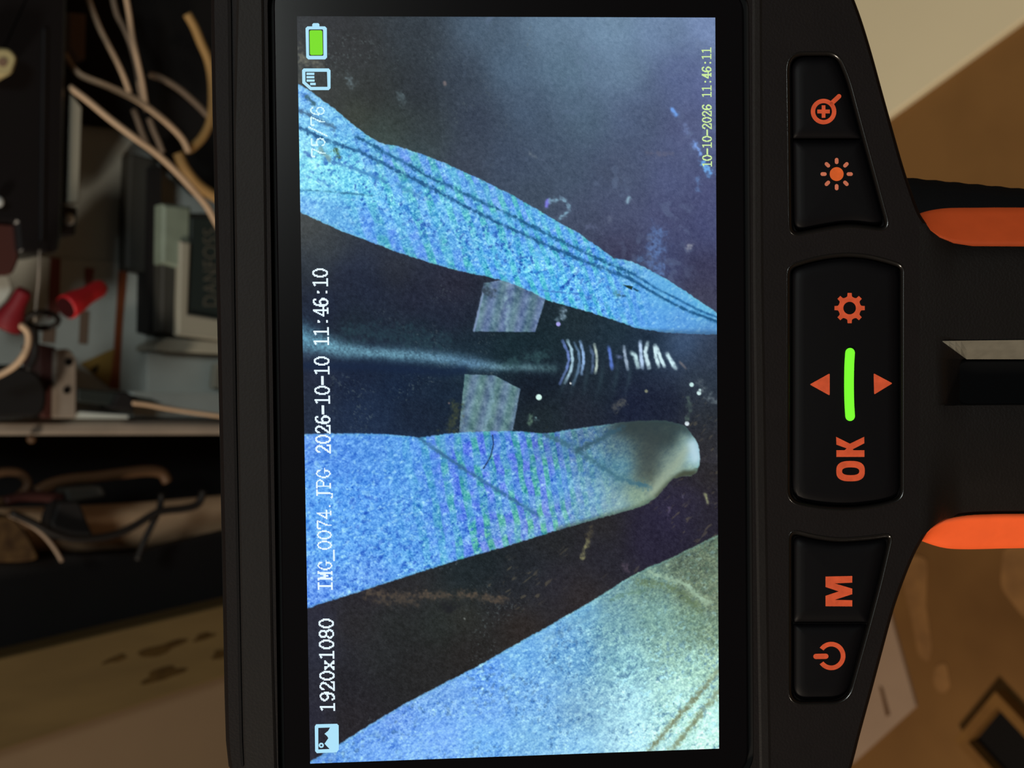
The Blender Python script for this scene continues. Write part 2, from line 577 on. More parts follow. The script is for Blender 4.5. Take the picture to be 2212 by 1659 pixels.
# gear
gp = []
for k in range(8):
    a = k * math.pi / 4
    for da, r in ((-.30, 24.5), (-.19, 26), (-.135, 33), (.135, 33), (.19, 26), (.30, 24.5)):
        gp.append((1835.3 + r * math.cos(a + da), 665.5 + r * math.sin(a + da)))
sym([[np.array(gp), circ(1835.3, 665.5, 13.6)[::-1]]], M['print'], b_nav)
# arrows
sym([[rpoly([(1749, 830.5), (1792.3, 806.5), (1792.3, 854.5)], 3, 4)]], M['print'], b_nav, 'arrow_symbol')
sym([[rpoly([(1887.2, 806.3), (1928, 828), (1888.3, 852.3)], 3, 4)]], M['print'], b_nav, 'arrow_symbol')
# O and K (read from the right-hand side of the picture)
def sup(x, y, rx, ry, p=2.6, n=44):
    a = np.arange(n) * 2 * math.pi / n
    c, s = np.cos(a), np.sin(a)
    return np.stack([x + rx * np.sign(c) * np.abs(c) ** (2 / p), y + ry * np.sign(s) * np.abs(s) ** (2 / p)], 1)
sym([[sup(1837.3, 1017.7, 30.8, 22, 2.7), sup(1837.6, 1018, 18.6, 8.4, 2.5)[::-1]],
     [np.array([(1806.7, 987), (1806.7, 972.5), (1824.5, 972.5), (1829, 968.6), (1806.7, 960.5), (1806.2, 943.6), (1836, 958.5), (1866.8, 943.5), (1867, 957.6),
                (1842, 970.5), (1843.5, 972.6), (1867.3, 972.6), (1867.3, 987)], float)]], M['print'], b_nav, 'printed_letters')
# M
sym([[np.array([(1783.3, 1309.5), (1783.3, 1287), (1812, 1277.5), (1783.3, 1268), (1783.3, 1245.5), (1841, 1244.2), (1841, 1258.6), (1803, 1260.3), (1841, 1271.5),
                (1841, 1283.5), (1803, 1295.8), (1841, 1296.6), (1841, 1310)], float)]], M['print'], b_menu, 'printed_letter')
# power
arc0, arc1 = math.pi + 0.62, 3 * math.pi - 0.62
sym([[np.vstack([circ(1795.7, 1417, 30.6, 34, arc0, arc1), circ(1795.7, 1417, 20.6, 34, arc1, arc0)])], [capsule((1762.5, 1418), (1784, 1417.6), 5.7)]],
    M['print'], b_power)
# glowing bar between the arrows
cl = np.array([(1836.3, 762), (1834.6, 790), (1834, 830), (1834.6, 868), (1836.4, 899)])
cb = catmull(cl, 5)
lf, rt = cb - [10.4, 0], cb + [10.4, 0]
bar = np.vstack([lf[::-1], circ(cb[0][0], cb[0][1], 10.4, 9, math.pi, 2 * math.pi)[1:-1], rt, circ(cb[-1][0], cb[-1][1], 10.4, 9, 0, math.pi)[1:-1]])
tag(mesh('indicator_light', *flat2([[bar]], -0.12, 0.3), M['green'], b_nav), 'glowing green bar')

# handle: front shell, orange side stripes, ridge, slot, rubber back
def yU(u): return np.interp(u, [2000, 2010, 2030, 2060, 2100, 2212, 3600], [484, 499, 514, 526, 532, 533, 533])
def yL(u): return np.interp(u, [2000, 2012, 2035, 2070, 2110, 2212, 3600], [1152, 1139, 1123, 1113.5, 1110.5, 1109, 1104])
us = np.concatenate([[1986], np.linspace(2000, 2120, 13), np.linspace(2140, 3500, 14), [3540, 3570, 3585]])
YF = np.array([-0.002, 0, .02, .06, .14, .25, .345, .352, .42, .425, .588, .594, .64, .74, .80, .86, .91, .95, .98, 1.0, 1.002])
WF = np.array([-2.2, -1.1, -.6, -.2, -.03, 0, 0, 0, -4.6, -5.2, -5.2, -.5, -.05, 0, -.3, -.9, -1.7, -2.5, -3.2, -3.8, -4.6])
def handle_front():
    L = []
    for u in us:
        a, b = yU(u), yL(u)
        k = np.clip((u - 2000) / 75.0, 0, 1); k = k * k * (3 - 2 * k)
        rec = np.interp(u, [2000, 2034, 2086, 3300, 3340], [0, 0, 1, 1, 0])
        w = WF.copy()
        w[8:12] = w[8:12] * rec
        end = -6 * max(0, (u - 3500) / 85) ** 2
        y = a + (b - a) * YF
        L.append((np.full(len(y), u), y, w * k + end + .04 * (1 - k)))
    n = len(YF)
    fr = [dev(*q) for q in L]
    bk = [dev(q[0], q[1][[0, -1]].repeat([n // 2, n - n // 2]) if False else np.linspace(q[1][0] + 6, q[1][-1] - 6, n), -20.0) for q in L]
    V = []; Fs = []
    for q in fr: V += [tuple(p) for p in q]
    o = len(V)
    for q in bk: V += [tuple(p) for p in q]
    m = len(L)
    for i in range(m - 1):
        for j in range(n - 1):
            Fs.append((i * n + j, i * n + j + 1, (i + 1) * n + j + 1, (i + 1) * n + j))
            Fs.append((o + i * n + j, o + (i + 1) * n + j, o + (i + 1) * n + j + 1, o + i * n + j + 1))
        for j in (0, n - 1):
            Fs.append((i * n + j, (i + 1) * n + j, o + (i + 1) * n + j, o + i * n + j))
    for i in (0, m - 1):
        for j in range(n - 1):
            Fs.append((i * n + j, i * n + j + 1, o + i * n + j + 1, o + i * n + j))
    return V, Fs
handle = mesh('handle', *handle_front(), M['handle'], cam_tool, smooth=False)
handle.data.shade_smooth()
handle.data.set_sharp_from_angle(angle=math.radians(35))

def ridge():
    u = np.array([2036, 2050, 2064, 2076, 2088, 2130, 2212, 2700, 3300])
    t = np.interp(u, [2036, 2088], [0, 1])
    y0 = np.interp(u, [2036, 2212, 3300], [736.5, 734.5, 732])
    y1 = 738 + t * 38
    L = []
    for a, b, c, k in zip(u, y0, y1, t):
        P = np.array([(a, b), (a, (b + c) / 2), (a, c), (a, c), (a, b)])
        L.append(dev(P[:, 0], P[:, 1], np.array([.12, .12 - 1.6 * k * k, .12 - 3.6 * k * k, -3.8 * k * k - .6, -.9])))
    return rings(L)
tag(mesh('grip_ridge', *ridge(), M['ridge'], handle), 'grey sloping edge of the handle slot')
SL = rpoly([(2067, 779), (3290, 775), (3290, 872), (2067, 875)], [24, 20, 20, 26], 8)
mesh('handle_slot', *ringcap([devp(SL, -7.0), devp(SL, -4.1), devp(inset(SL, 3), -3.9)], inset(SL, 3)), M['slot'], handle)

def stripe(inner, outer, w_in, w_out, name, label, th=2.0):
    L = []
    for p, q in zip(inner, outer):
        t = np.linspace(0, 1, 7)
        P = p + np.outer(t, q - p)
        w = w_in + (w_out - w_in) * t ** 1.15
        w_b = w - th * (0.15 + np.sin(t * math.pi))
        # keep the far edge in line from the front
        front = dev(P[:, 0], P[:, 1], w)
        back = dev(P[:, 0], P[:, 1], w_b)
        L.append(np.vstack([front, back[::-1]]))
    return tag(mesh(name, *rings(L), M['orange'], cam_tool, smooth=True), label)
lo_in = catmull([(1990, 1167), (2000, 1152), (2012, 1140), (2030, 1128), (2052, 1120), (2090, 1113.5), (2140, 1111), (2212, 1110), (2700, 1107), (3500, 1104)], 3)
lo_out = catmull([(1991, 1168.5), (2001, 1172.5), (2014, 1177), (2032, 1182), (2055, 1185.5), (2092, 1186.5), (2140, 1185.6), (2212, 1184), (2700, 1176), (3500, 1170)], 3)
stripe(lo_in, lo_out, -3.2, -6.6, 'handle_stripe', 'bright orange side stripe')
up_in = catmull([(1983, 463), (1991, 482), (2003, 499), (2020, 512), (2042, 522.5), (2070, 530), (2110, 533), (2212, 534), (2700, 534), (3500, 534)], 3)
up_out = catmull([(1984, 462), (1996, 458), (2010, 454.5), (2028, 451.5), (2050, 449.5), (2076, 449), (2115, 448.8), (2212, 448.5), (2700, 452), (3500, 456)], 3)
stripe(up_in, up_out, -1.5, -6.6, 'handle_stripe', 'orange side stripe in shade')

def grip_back():
    u = np.concatenate([np.linspace(1952, 2212, 27), np.linspace(2240, 3560, 40)])
    L = []
    for k, a in enumerate(u):
        rib = 0.9 * math.sin(a * 0.139)
        yt = np.interp(a, [1952, 2212, 3560], [383, 408, 440]) + rib
        yb = np.interp(a, [1952, 2000, 2100, 3560], [1140, 1150, 1150, 1140])
        P = np.array([(a, yt + 66), (a, yt + 20), (a, yt), (a, yt + 10), (a, yb - 60), (a, yb), (a, yb - 12), (a, yb - 20)])
        w = np.array([-9.0, -10.5, -14, -24, -30, -24, -14, -10.])
        if a > 3500: w = w - 4 * ((a - 3500) / 60) ** 2
        L.append(dev(P[:, 0], P[:, 1], w))
    return rings(L)
mesh('rubber_grip', *grip_back(), M['rubber'], cam_tool, smooth=True)
# ------------------------------------------------------------------ the picture on the screen (a flat lit panel)
NU, NV = 486, 864
uu, vv = np.meshgrid(np.linspace(0, SW, NU), np.linspace(0, SH, NV))
hh = np.stack([uu.ravel(), vv.ravel(), np.ones(uu.size)], 0)
qq = HM @ hh
X, Y = qq[0] / qq[2], qq[1] / qq[2]

def sst(a, b, x):
    t = np.clip((x - a) / (b - a), 0, 1); return t * t * (3 - 2 * t)
_ky = np.fft.fftfreq(NV + 74)[:, None] * 2 * math.pi
_kx = np.fft.rfftfreq(NU + 50)[None, :] * 2 * math.pi
def gauss_field(s, seed, ang=0.0, asp=1.0):
    """isotropic (or stretched) soft noise, mean 0, deviation 1; s = size of its blobs in frame pixels"""
    r = np.random.default_rng(seed)
    W = r.normal(0, 1, (NV + 74, NU + 50))
    c, sn = math.cos(ang), math.sin(ang)
    a, b = _kx * c + _ky * sn, -_kx * sn + _ky * c
    sg = s * .40 / 1.86
    Fq = np.fft.rfft2(W) * np.exp(-.5 * sg * sg * (a * a / 1.0 + b * b * asp * asp))
    f = np.fft.irfft2(Fq, W.shape)[:NV, :NU].ravel()
    return (f - f.mean()) / f.std()
def noise(x, y, s, seed, ang=0.0, asp=1.0):
    return np.clip(.5 + .19 * gauss_field(s, seed, ang, asp), 0, 1)
def fbm(x, y, s, seed, n=3, **k):
    return sum(noise(x, y, s / 2 ** i, seed + i, **k) / 2 ** i for i in range(n)) / sum(1 / 2 ** i for i in range(n))
def field(pts, soft=40.0, p=1.7):
    num = np.zeros((X.size, 3)); den = np.zeros(X.size)
    for x, y, r, g, b in pts:
        w = 1.0 / ((X - x) ** 2 + (Y - y) ** 2 + soft ** 2) ** p
        num += w[:, None] * np.array([r, g, b], float); den += w
    return num / den[:, None]
def sdf(poly):
    P = np.asarray(poly, float); d = np.full(X.size, 1e9); ins = np.zeros(X.size, bool)
    for i in range(len(P)):
        a, b = P[i], P[(i + 1) % len(P)]
        e = b - a
        t = np.clip(((X - a[0]) * e[0] + (Y - a[1]) * e[1]) / (e @ e + 1e-9), 0, 1)
        d = np.minimum(d, np.hypot(X - a[0] - t * e[0], Y - a[1] - t * e[1]))
        c = (a[1] > Y) != (b[1] > Y)
        xi = a[0] + (Y - a[1]) * e[0] / (e[1] if e[1] else 1e-9)
        ins ^= c & (X < xi)
    return np.where(ins, -d, d)
def pdist(pts, with_t=False):
    P = np.asarray(pts, float); d = np.full(X.size, 1e9); T = np.zeros(X.size); k = len(P) - 1
    for i in range(k):
        a, b = P[i], P[i + 1]; e = b - a
        t = np.clip(((X - a[0]) * e[0] + (Y - a[1]) * e[1]) / (e @ e + 1e-9), 0, 1)
        q = np.hypot(X - a[0] - t * e[0], Y - a[1] - t * e[1])
        T = np.where(q < d, (i + t) / k, T); d = np.minimum(d, q)
    return (d, T) if with_t else d
def blend(img, col, a):
    return img + (np.asarray(col, float) - img) * np.clip(a, 0, 1)[:, None]

jit = (noise(X, Y, 4, 11) - .5) * 3.0 + (noise(X, Y, 9, 12) - .5) * 2.0      # ragged edges
grain = rng.normal(0, 1, X.size)
g2 = noise(X, Y, 3.0, 21) - .5
g4 = noise(X, Y, 5.5, 22) - .5
g9 = noise(X, Y, 10, 23) - .5
cloud = fbm(X, Y, 120, 31, 4) - .5

# A, C, E: the dark sheet metal
img = field([(700, 60, 46, 48, 54), (760, 110, 48, 50, 54), (900, 90, 50, 60, 70), (900, 200, 42, 50, 60), (800, 200, 48, 52, 54), (720, 215, 56, 60, 60),
             (1040, 60, 72, 92, 112), (1180, 60, 96, 122, 146), (1320, 60, 108, 136, 162), (1440, 60, 112, 138, 172), (1530, 60, 118, 140, 182),
             (1100, 140, 74, 96, 118), (1220, 150, 86, 112, 134), (1350, 150, 92, 116, 140), (1470, 170, 94, 110, 154), (1530, 200, 98, 110, 160),
             (1000, 170, 52, 64, 80), (1020, 260, 48, 58, 76), (1140, 240, 66, 84, 106), (1260, 260, 76, 98, 120), (1380, 260, 78, 94, 124), (1480, 280, 88, 98, 140),
             (920, 290, 52, 62, 68), (850, 270, 58, 68, 66), (770, 245, 66, 74, 62), (830, 296, 76, 98, 92), (905, 322, 66, 86, 92), (1000, 345, 56, 66, 84),
             (1100, 350, 58, 72, 94), (1220, 380, 66, 82, 104), (1340, 380, 70, 82, 108), (1460, 380, 78, 88, 126), (1530, 420, 74, 80, 122),
             (1150, 430, 58, 72, 90), (1260, 470, 64, 74, 98), (1340, 480, 66, 74, 102), (1440, 480, 72, 78, 116), (1530, 500, 66, 72, 112),
             (1340, 535, 56, 56, 84), (1440, 560, 64, 72, 112), (1520, 580, 56, 56, 86), (1520, 640, 62, 62, 84),
             # middle
             (660, 490, 62, 66, 66), (700, 540, 52, 58, 62), (690, 580, 40, 50, 60), (740, 600, 26, 36, 64), (700, 660, 22, 36, 68), (800, 620, 26, 38, 66), (850, 580, 44, 50, 64),
             (900, 650, 34, 40, 66), (980, 620, 44, 46, 68), (980, 690, 32, 40, 66), (760, 700, 22, 40, 58), (900, 720, 22, 44, 62), (1000, 745, 18, 44, 60),
             (760, 830, 16, 34, 66), (860, 830, 14, 38, 72), (800, 890, 28, 50, 84), (900, 900, 20, 38, 64), (680, 860, 34, 48, 72), (680, 800, 36, 44, 72), (960, 850, 18, 40, 66),
             (1000, 780, 30, 56, 74), (1100, 750, 16, 44, 54), (1180, 740, 18, 42, 52), (1240, 690, 24, 40, 48), (1320, 710, 26, 48, 62), (1400, 735, 22, 40, 58), (1480, 740, 56, 80, 112), (1530, 770, 46, 58, 78), (1520, 830, 40, 52, 66),
             (1160, 830, 10, 24, 44), (1300, 840, 22, 36, 48), (1250, 890, 28, 34, 48), (1180, 900, 28, 44, 52), (1360, 870, 18, 26, 52), (1440, 880, 18, 26, 48), (1520, 900, 40, 46, 54),
             # right of the middle cloth and the wedge
             (1530, 960, 40, 40, 44), (1525, 1040, 48, 44, 46), (1490, 1080, 50, 44, 78), (1440, 1120, 48, 42, 82), (1540, 1110, 50, 46, 66), (1400, 1160, 44, 38, 72), (1300, 1190, 42, 42, 58),
             (1300, 1140, 44, 42, 44), (1200, 1170, 36, 40, 44), (1150, 1230, 34, 42, 52), (1050, 1220, 26, 42, 50), (1000, 1250, 28, 44, 52), (1100, 1280, 36, 42, 54), (1200, 1260, 44, 42, 56), (1250, 1290, 56, 48, 50),
             (880, 1270, 46, 46, 52), (800, 1275, 48, 44, 56), (700, 1320, 48, 48, 66), (760, 1350, 46, 44, 48), (700, 1400, 46, 50, 68), (850, 1340, 42, 48, 48), (950, 1350, 42, 52, 50), (1000, 1330, 56, 58, 52),
             (840, 1420, 44, 48, 52), (740, 1480, 38, 38, 48), (760, 1550, 44, 40, 48), (680, 1560, 46, 46, 62), (900, 1440, 42, 42, 44), (1000, 1410, 46, 42, 42), (1120, 1350, 56, 46, 42)], 44, 1.75)
img *= (1 + cloud * 0.32)[:, None]
lum = img.mean(1, keepdims=True)
img = lum + (img - lum) * np.where((Y > 1000) & (X > 700), .8, .95)[:, None]
img *= (1 - .14 * sst(1050, 850, X) * sst(420, 300, Y) - .2 * (Y > 1000) - .16 * sst(540, 620, Y) * sst(960, 920, Y) * sst(1260, 1160, X))[:, None]
img += (grain * 3.0)[:, None] + np.outer(g4 * 12 + g2 * 8, [1, 1.05, 1.1])
fl = sst(.64, .9, noise(X, Y, 3.2, 41)) * sst(.48, .72, fbm(X, Y, 70, 42))
img = blend(img, (92, 104, 106), fl * .42 * sst(620, 700, X) * (X < 1150))
fl = sst(.55, .85, noise(X, Y, 12, 44)) * sst(.5, .75, fbm(X, Y, 110, 45))
img = blend(img, (104, 122, 152), fl * .35 * (Y < 620) * (X > 1000))
fl = sst(.66, .92, noise(X, Y, 4, 46, .9, 3.0)) * sst(.5, .7, fbm(X, Y, 80, 47))
img = blend(img, (104, 96, 76), fl * .5 * ((Y > 850) & (Y < 1330) & (X > 1050)))
# smears on the upper sheet
wob_s = gauss_field(9, 87) * .4 + gauss_field(4.5, 88) * .35
def smear(pts, r, col, a=1.0, soft=.6):
    global img
    img = blend(img, col, a * np.exp(-(np.maximum(pdist(pts) + wob_s * r * (.3 + soft), 0) / r) ** 2) * (1 - soft + 2 * soft * noise(X, Y, 4, 51)))
smear([(1453, 237), (1461, 247)], 4.5, (112, 160, 232), 1, .1)
smear([(1482, 270), (1485, 288)], 5, (104, 120, 162), .8)
smear([(1502, 310), (1512, 330)], 4.5, (124, 160, 224), .95)
smear([(1519, 355), (1534, 374)], 6, (110, 168, 230), .95)
smear([(1505, 385), (1510, 412)], 4, (96, 124, 172), .6)
smear([(1180, 446), (1183, 433)], 4, (126, 126, 226), 1, .1)
smear([(1190, 432), (1215, 431), (1229, 443), (1228, 456), (1212, 470)], 4, (122, 158, 182), .75)
smear([(1358, 427), (1355, 437)], 4, (142, 176, 196), .9, .1)
smear([(1318, 470), (1314, 482)], 6, (100, 110, 134), .6)
smear([(1275, 490), (1292, 492)], 8, (94, 104, 134), .5)
smear([(1424, 505), (1412, 540), (1420, 580)], 14, (94, 124, 176), .6)
smear([(1380, 560), (1386, 556)], 7, (82, 110, 150), .6)
smear([(1486, 535), (1491, 530)], 5, (128, 132, 150), .8)
smear([(1148, 332), (1155, 340)], 4, (110, 122, 134), .6)
smear([(1452, 334), (1400, 330)], 4, (104, 104, 124), .4)
smear([(755, 170), (760, 178)], 7, (96, 112, 118), .6)
smear([(865, 210), (868, 220)], 8, (92, 110, 116), .5)
smear([(960, 178), (961, 182)], 3, (128, 116, 116), .8, .1)
smear([(645, 105), (652, 125), (690, 136)], 9, (108, 108, 96), .7)
smear([(650, 150), (648, 175)], 5, (90, 92, 84), .5)
# pipe and its sheen
d, t = pdist([(640, 728), (690, 742), (745, 756), (820, 763), (900, 768), (970, 776), (1030, 786), (1080, 793), (1130, 793), (1195, 796)], True)
wv = np.interp(t, [0, .1, .3, .6, .8, 1], [34, 24, 14, 15, 8, 10])
cp = np.stack([np.interp(t, [0, .15, .4, .65, .8, 1], q) for q in ([100, 112, 104, 98, 100, 62], [162, 168, 152, 140, 138, 90], [190, 190, 174, 172, 152, 98])], 1)
img = img + (cp - img) * (np.exp(-(d / wv) ** 2) * (.82 + .5 * g2 + .3 * g4))[:, None].clip(0, 1)
smear([(1096, 790), (1130, 776), (1180, 764)], 10, (46, 76, 82), .6)
smear([(760, 716), (860, 724), (960, 742)], 18, (36, 64, 76), .5)
img = blend(img, (12, 32, 62), .7 * np.exp(-(pdist([(660, 790), (800, 792), (960, 804), (1000, 800)]) / 12) ** 2))
# the two pale squares behind it
for poly, c0, seed in (([(1046, 612), (1100, 600), (1180, 640), (1177, 650), (1156, 717), (1023, 716)], (90, 116, 142), 61),
                       ([(1004, 809), (1069, 811), (1124, 840), (1105, 945), (990, 945)], (90, 120, 134), 62)):
    s = sdf(poly) + jit * .5
    ph = (X + .22 * Y) / 36.0 + seed
    st = np.stack([np.cos(ph * 6.283) * -3 + g9 * 44, np.cos(ph * 6.283 + 1) * 3 + g9 * 48, -np.cos(ph * 6.283) * 9 + g9 * 44], 1)
    pc = np.array(c0) * 1.04 + st + np.outer(g4 * 26 + g2 * 30, [1, 1, .9])
    a = sst(1.5, -1.5, s)
    img = img + (pc - img) * a[:, None]
smear([(1046, 622), (1036, 664), (1024, 714)], 2.4, (128, 150, 186), .9, .1)
smear([(1051, 626), (1062, 634)], 7, (54, 70, 86), .8)
smear([(1040, 666), (1045, 664)], 4, (32, 56, 62), .9)
smear([(1078, 672), (1096, 640), (1106, 716)][:2] + [(1094, 714)], 4, (140, 176, 190), .5)
smear([(1055, 830), (1066, 860), (1054, 900), (1048, 925)], 5, (130, 166, 182), .55)
smear([(986, 880), (984, 905), (972, 930)], 12, (66, 74, 54), .6)
# ribbed sleeve
for pts, r, col, a in (
    ([(1215, 737), (1226.6, 760), (1229, 778), (1224, 798), (1208.5, 830)], 3.2, (112, 138, 206), .85),
    ([(1226, 735), (1234.5, 755), (1236.5, 778), (1233, 800), (1220, 828)], 3.4, (164, 198, 216), .95),
    ([(1240, 740), (1250, 760), (1252, 784), (1248, 804), (1238, 830)], 3.2, (106, 140, 176), .7),
    ([(1253, 738), (1260, 762), (1260.5, 785), (1256, 808)], 3.4, (146, 182, 226), .95),
    ([(1274, 748), (1281, 766), (1281, 790), (1278, 806)], 3.4, (94, 118, 156), .6),
    ([(1284, 744), (1288.5, 766), (1289, 790), (1286, 806)], 3.2, (176, 194, 186), .9),
    ([(1315, 750), (1319, 771), (1322, 797)], 4.2, (90, 122, 204), .9),
    ([(1334, 770), (1340, 772)], 4.5, (112, 126, 164), .8),
    ([(1348, 748), (1351, 771), (1356, 797)], 3.6, (150, 170, 192), .9),
    ([(1364, 762), (1372, 768), (1374, 776), (1378, 793)], 5, (196, 230, 236), .95),
    ([(1383, 738), (1384.5, 768), (1388, 794)], 4, (184, 210, 240), .98),
    ([(1399, 740), (1394, 762), (1402, 794)], 4.6, (198, 226, 236), .98),
    ([(1415, 746), (1416.5, 771), (1423, 792)], 4.2, (206, 236, 244), 1),
    ([(1419, 750), (1426, 771), (1435, 792)], 3.8, (206, 236, 244), 1),
    ([(1441, 764), (1450, 780), (1459, 795)], 4.8, (206, 238, 246), 1),
    ([(1468, 781), (1482, 797)], 2.6, (116, 112, 116), .6)):
    d, t = pdist(pts, True)
    img = blend(img, col, 1.15 * a * np.exp(-(np.maximum(d + wob_s * .8, 0) / r) ** 3) * (1 - .5 * np.abs(2 * t - 1) ** 4) * (.95 + .5 * g4))
for x in (1222, 1244, 1270, 1302, 1334, 1362):
    img = blend(img, (58, 82, 92), .35 * np.exp(-((X - x - .0022 * (Y - 780) ** 2 * -1) / 5) ** 2) * np.exp(-((Y - 815) / 34) ** 2))
for x, y, r, col in ((1164, 858, 6.2, (214, 250, 240)), (1232.5, 828, 2, (220, 226, 226)), (1494, 831, 4.6, (196, 232, 230)), (1510, 849, 4.6, (206, 236, 236)), (1512, 843, 3, (206, 236, 236)),
                     (1484, 915, 4.6, (230, 242, 250)), (1396, 845, 3.4, (122, 126, 108)), (1206, 700, 4.6, (168, 164, 240)), (970, 871, 2, (96, 88, 92))):
    img = blend(img, col, sst(r + 1.5, r - 1.2, np.hypot(X - x, Y - y)))
smear([(1218, 672), (1217, 684), (1208, 694)], 5.5, (112, 136, 152), .85)
smear([(1147, 900), (1144, 915)], 4, (92, 122, 106), .75); smear([(1158, 903), (1160, 907)], 3.5, (112, 146, 152), .8)
smear([(1509, 828), (1526, 842), (1534, 862), (1545, 868)], 6, (92, 104, 112), .7)
smear([(1486, 860), (1490, 890), (1484, 908)], 4, (74, 92, 88), .6)
smear([(1325, 880), (1345, 865)], 5, (78, 80, 82), .6); smear([(1333, 892), (1350, 868)], 4, (84, 86, 84), .5)
smear([(1524, 1070), (1528, 1085)], 3.4, (136, 140, 108), .9, .2); smear([(1474, 1075), (1475, 1070)], 3, (96, 92, 116), .6)
smear([(1258, 1205), (1268, 1170)], 4, (122, 120, 88), .75); smear([(1272, 1160), (1276, 1140)], 5, (84, 78, 60), .6)
smear([(1350, 1222), (1356, 1232)], 5, (80, 70, 84), .6); smear([(1446, 1098), (1442, 1120)], 3, (86, 78, 104), .6)
smear([(795, 1282), (900, 1288), (1010, 1284), (1090, 1294)], 8, (88, 76, 64), .6); smear([(810, 1298), (900, 1300)], 7, (74, 66, 58), .6)
smear([(962, 1308), (975, 1310)], 10, (28, 30, 34), .8)
smear([(1003, 1336), (1004, 1337)], 2, (156, 162, 156), .9, .1)

# B, D, F: the pale cloth
def cloth(poly, base, soft, band, amp, speck, spk_c, edge=1.6, seed=0, ragged=1.0, light=.5, fine=1.0, tint=(.92, 1.02, 1.0)):
    """base colours with colour banding of the screen, dark specks of the weave and bright fibres"""
    global img
    s = sdf(poly) + jit * ragged * .7
    a = sst(edge, -edge, s)
    col = field(base, soft, 1.8) * np.array(tint)
    w = noise(X, Y, 30, seed + 1) - .5
    c = np.cos(band * 2 * math.pi + w * 1.6)
    teal = sst(-.35, .6, c)
    m = amp * (.4 + 1.0 * sst(.3, .7, noise(X, Y, 15, seed + 2)))
    col = col + (teal * m)[:, None] * np.array([-14., 6., -36.]) + ((1 - teal) * m)[:, None] * np.array([1., -19., 5.])
    wv = gauss_field(3.0, seed + 6, .95, 2.2)                     # fibres
    col = col + np.outer(wv * 10 * fine, [1.0, 1.0, .55])
    n5 = gauss_field(5.6, seed + 3, .75, 1.35)
    k = sst(.55, 1.7, n5) * speck
    col = col + (np.asarray(spk_c, float) - col) * (k * .8)[:, None]
    k = sst(.7, 2.0, gauss_field(4.6, seed + 5, 1.2, 1.5)) * light
    col = col + (np.array([172, 230, 252]) - col) * (k * .6)[:, None]
    col = col + np.outer(gauss_field(8, seed + 7) * 8 * (.4 + speck), [1.0, .9, .55])
    col = col + np.outer(gauss_field(2.2, seed + 4) * 14 * fine * (.6 + speck * .5), [1.0, 1.0, .65])
    rim = np.exp(-((s + 2) / 2.2) ** 2) * .25
    col = blend(col, (110, 190, 190), rim)
    img = img + (col - img) * a[:, None]
    return a, s

UP = [(630, 172), (643, 180), (665, 193), (695, 215), (730, 241), (765, 271), (795, 293), (819, 308), (834, 312.5), (850, 314), (880, 322), (916, 334.5), (960, 352), (1007, 373), (1060, 398), (1100, 418),
      (1156, 450), (1213, 484), (1245, 500), (1290, 532), (1326, 558), (1345, 560), (1366, 565.5), (1390, 576), (1416, 590), (1440, 603), (1462, 617.5), (1507, 647), (1570, 690),
      (1570, 721), (1547, 721.5), (1490, 721), (1450, 718.5), (1428, 716.5), (1400, 712), (1371, 708), (1344, 697), (1296, 681), (1240, 665), (1179, 647), (1140, 627), (1100, 610), (1050, 597), (1000, 587), (962, 577), (871, 549), (780, 515), (740, 500), (701, 483), (648, 458.5), (620, 446)]
pt = 56 - (np.arange(600, 1600) - 780) * .072
bt = np.cumsum(1 / np.clip(pt, 29, 66))
wx = X - .42 * (Y - .45 * (X - 660) - 330)
band = np.interp(wx, np.arange(600, 1600), bt)
env = sst(720, 860, X) * sst(1430, 1260, X)
mid = np.exp(-(pdist([(700, 360), (860, 440), (1000, 500), (1150, 570), (1300, 630)]) / 42) ** 2)
env = env * (1 - .5 * mid)
a_up, s_up = cloth(UP, [(660, 205, 128, 176, 244), (660, 250, 140, 200, 246), (660, 300, 158, 216, 250), (670, 345, 166, 236, 252), (720, 360, 156, 230, 250), (730, 330, 128, 206, 244), (700, 275, 124, 184, 236), (760, 290, 110, 170, 236),
                    (670, 400, 150, 226, 250), (760, 395, 128, 212, 246), (660, 440, 132, 180, 244), (720, 460, 110, 170, 230), (800, 480, 100, 162, 236), (820, 420, 112, 190, 240), (820, 340, 112, 172, 232), (870, 330, 124, 172, 240),
                    (900, 380, 108, 176, 230), (950, 440, 112, 186, 236), (900, 520, 102, 166, 232), (1000, 520, 104, 174, 232), (1050, 480, 108, 182, 234), (1050, 420, 112, 172, 234), (1060, 580, 92, 172, 236),
                    (1150, 500, 106, 176, 236), (1150, 580, 100, 184, 240), (1200, 630, 96, 182, 242), (1250, 560, 102, 172, 240), (1240, 520, 106, 176, 238), (1300, 620, 104, 176, 242), (1300, 660, 98, 176, 242), (1350, 640, 106, 170, 240), (1370, 580, 114, 170, 226),
                    (1400, 690, 96, 158, 232), (1440, 630, 110, 174, 228), (1480, 690, 94, 150, 222), (1530, 710, 92, 140, 202), (1520, 665, 116, 188, 232)], 30, band, env * .75,
                   (.2 + .35 * sst(.35, .62, fbm(X, Y, 60, 71)) + .6 * mid) * sst(1440, 1320, X), (50, 106, 190), seed=100, light=.6, fine=.5 + .6 * sst(1440, 1330, X))
wob_f = gauss_field(5, 77) * .5 + gauss_field(2.6, 79) * .35
def on(a, pts, r, col, k=1.0, wob=.5, pw=2):
    global img
    d = np.maximum(pdist(pts) + wob_f * r * wob * 1.3, 0)
    img = blend(img, col, a * k * np.exp(-(np.maximum(d, 0) / r) ** pw) * (.6 + .8 * noise(X, Y, 9, 78)))
on(a_up, [(640, 234), (660, 245), (700, 264), (722, 276)], 4.2, (64, 104, 140), .85)
on(a_up, [(662, 209), (672, 218), (681, 226)], 4.4, (54, 100, 122), .95)
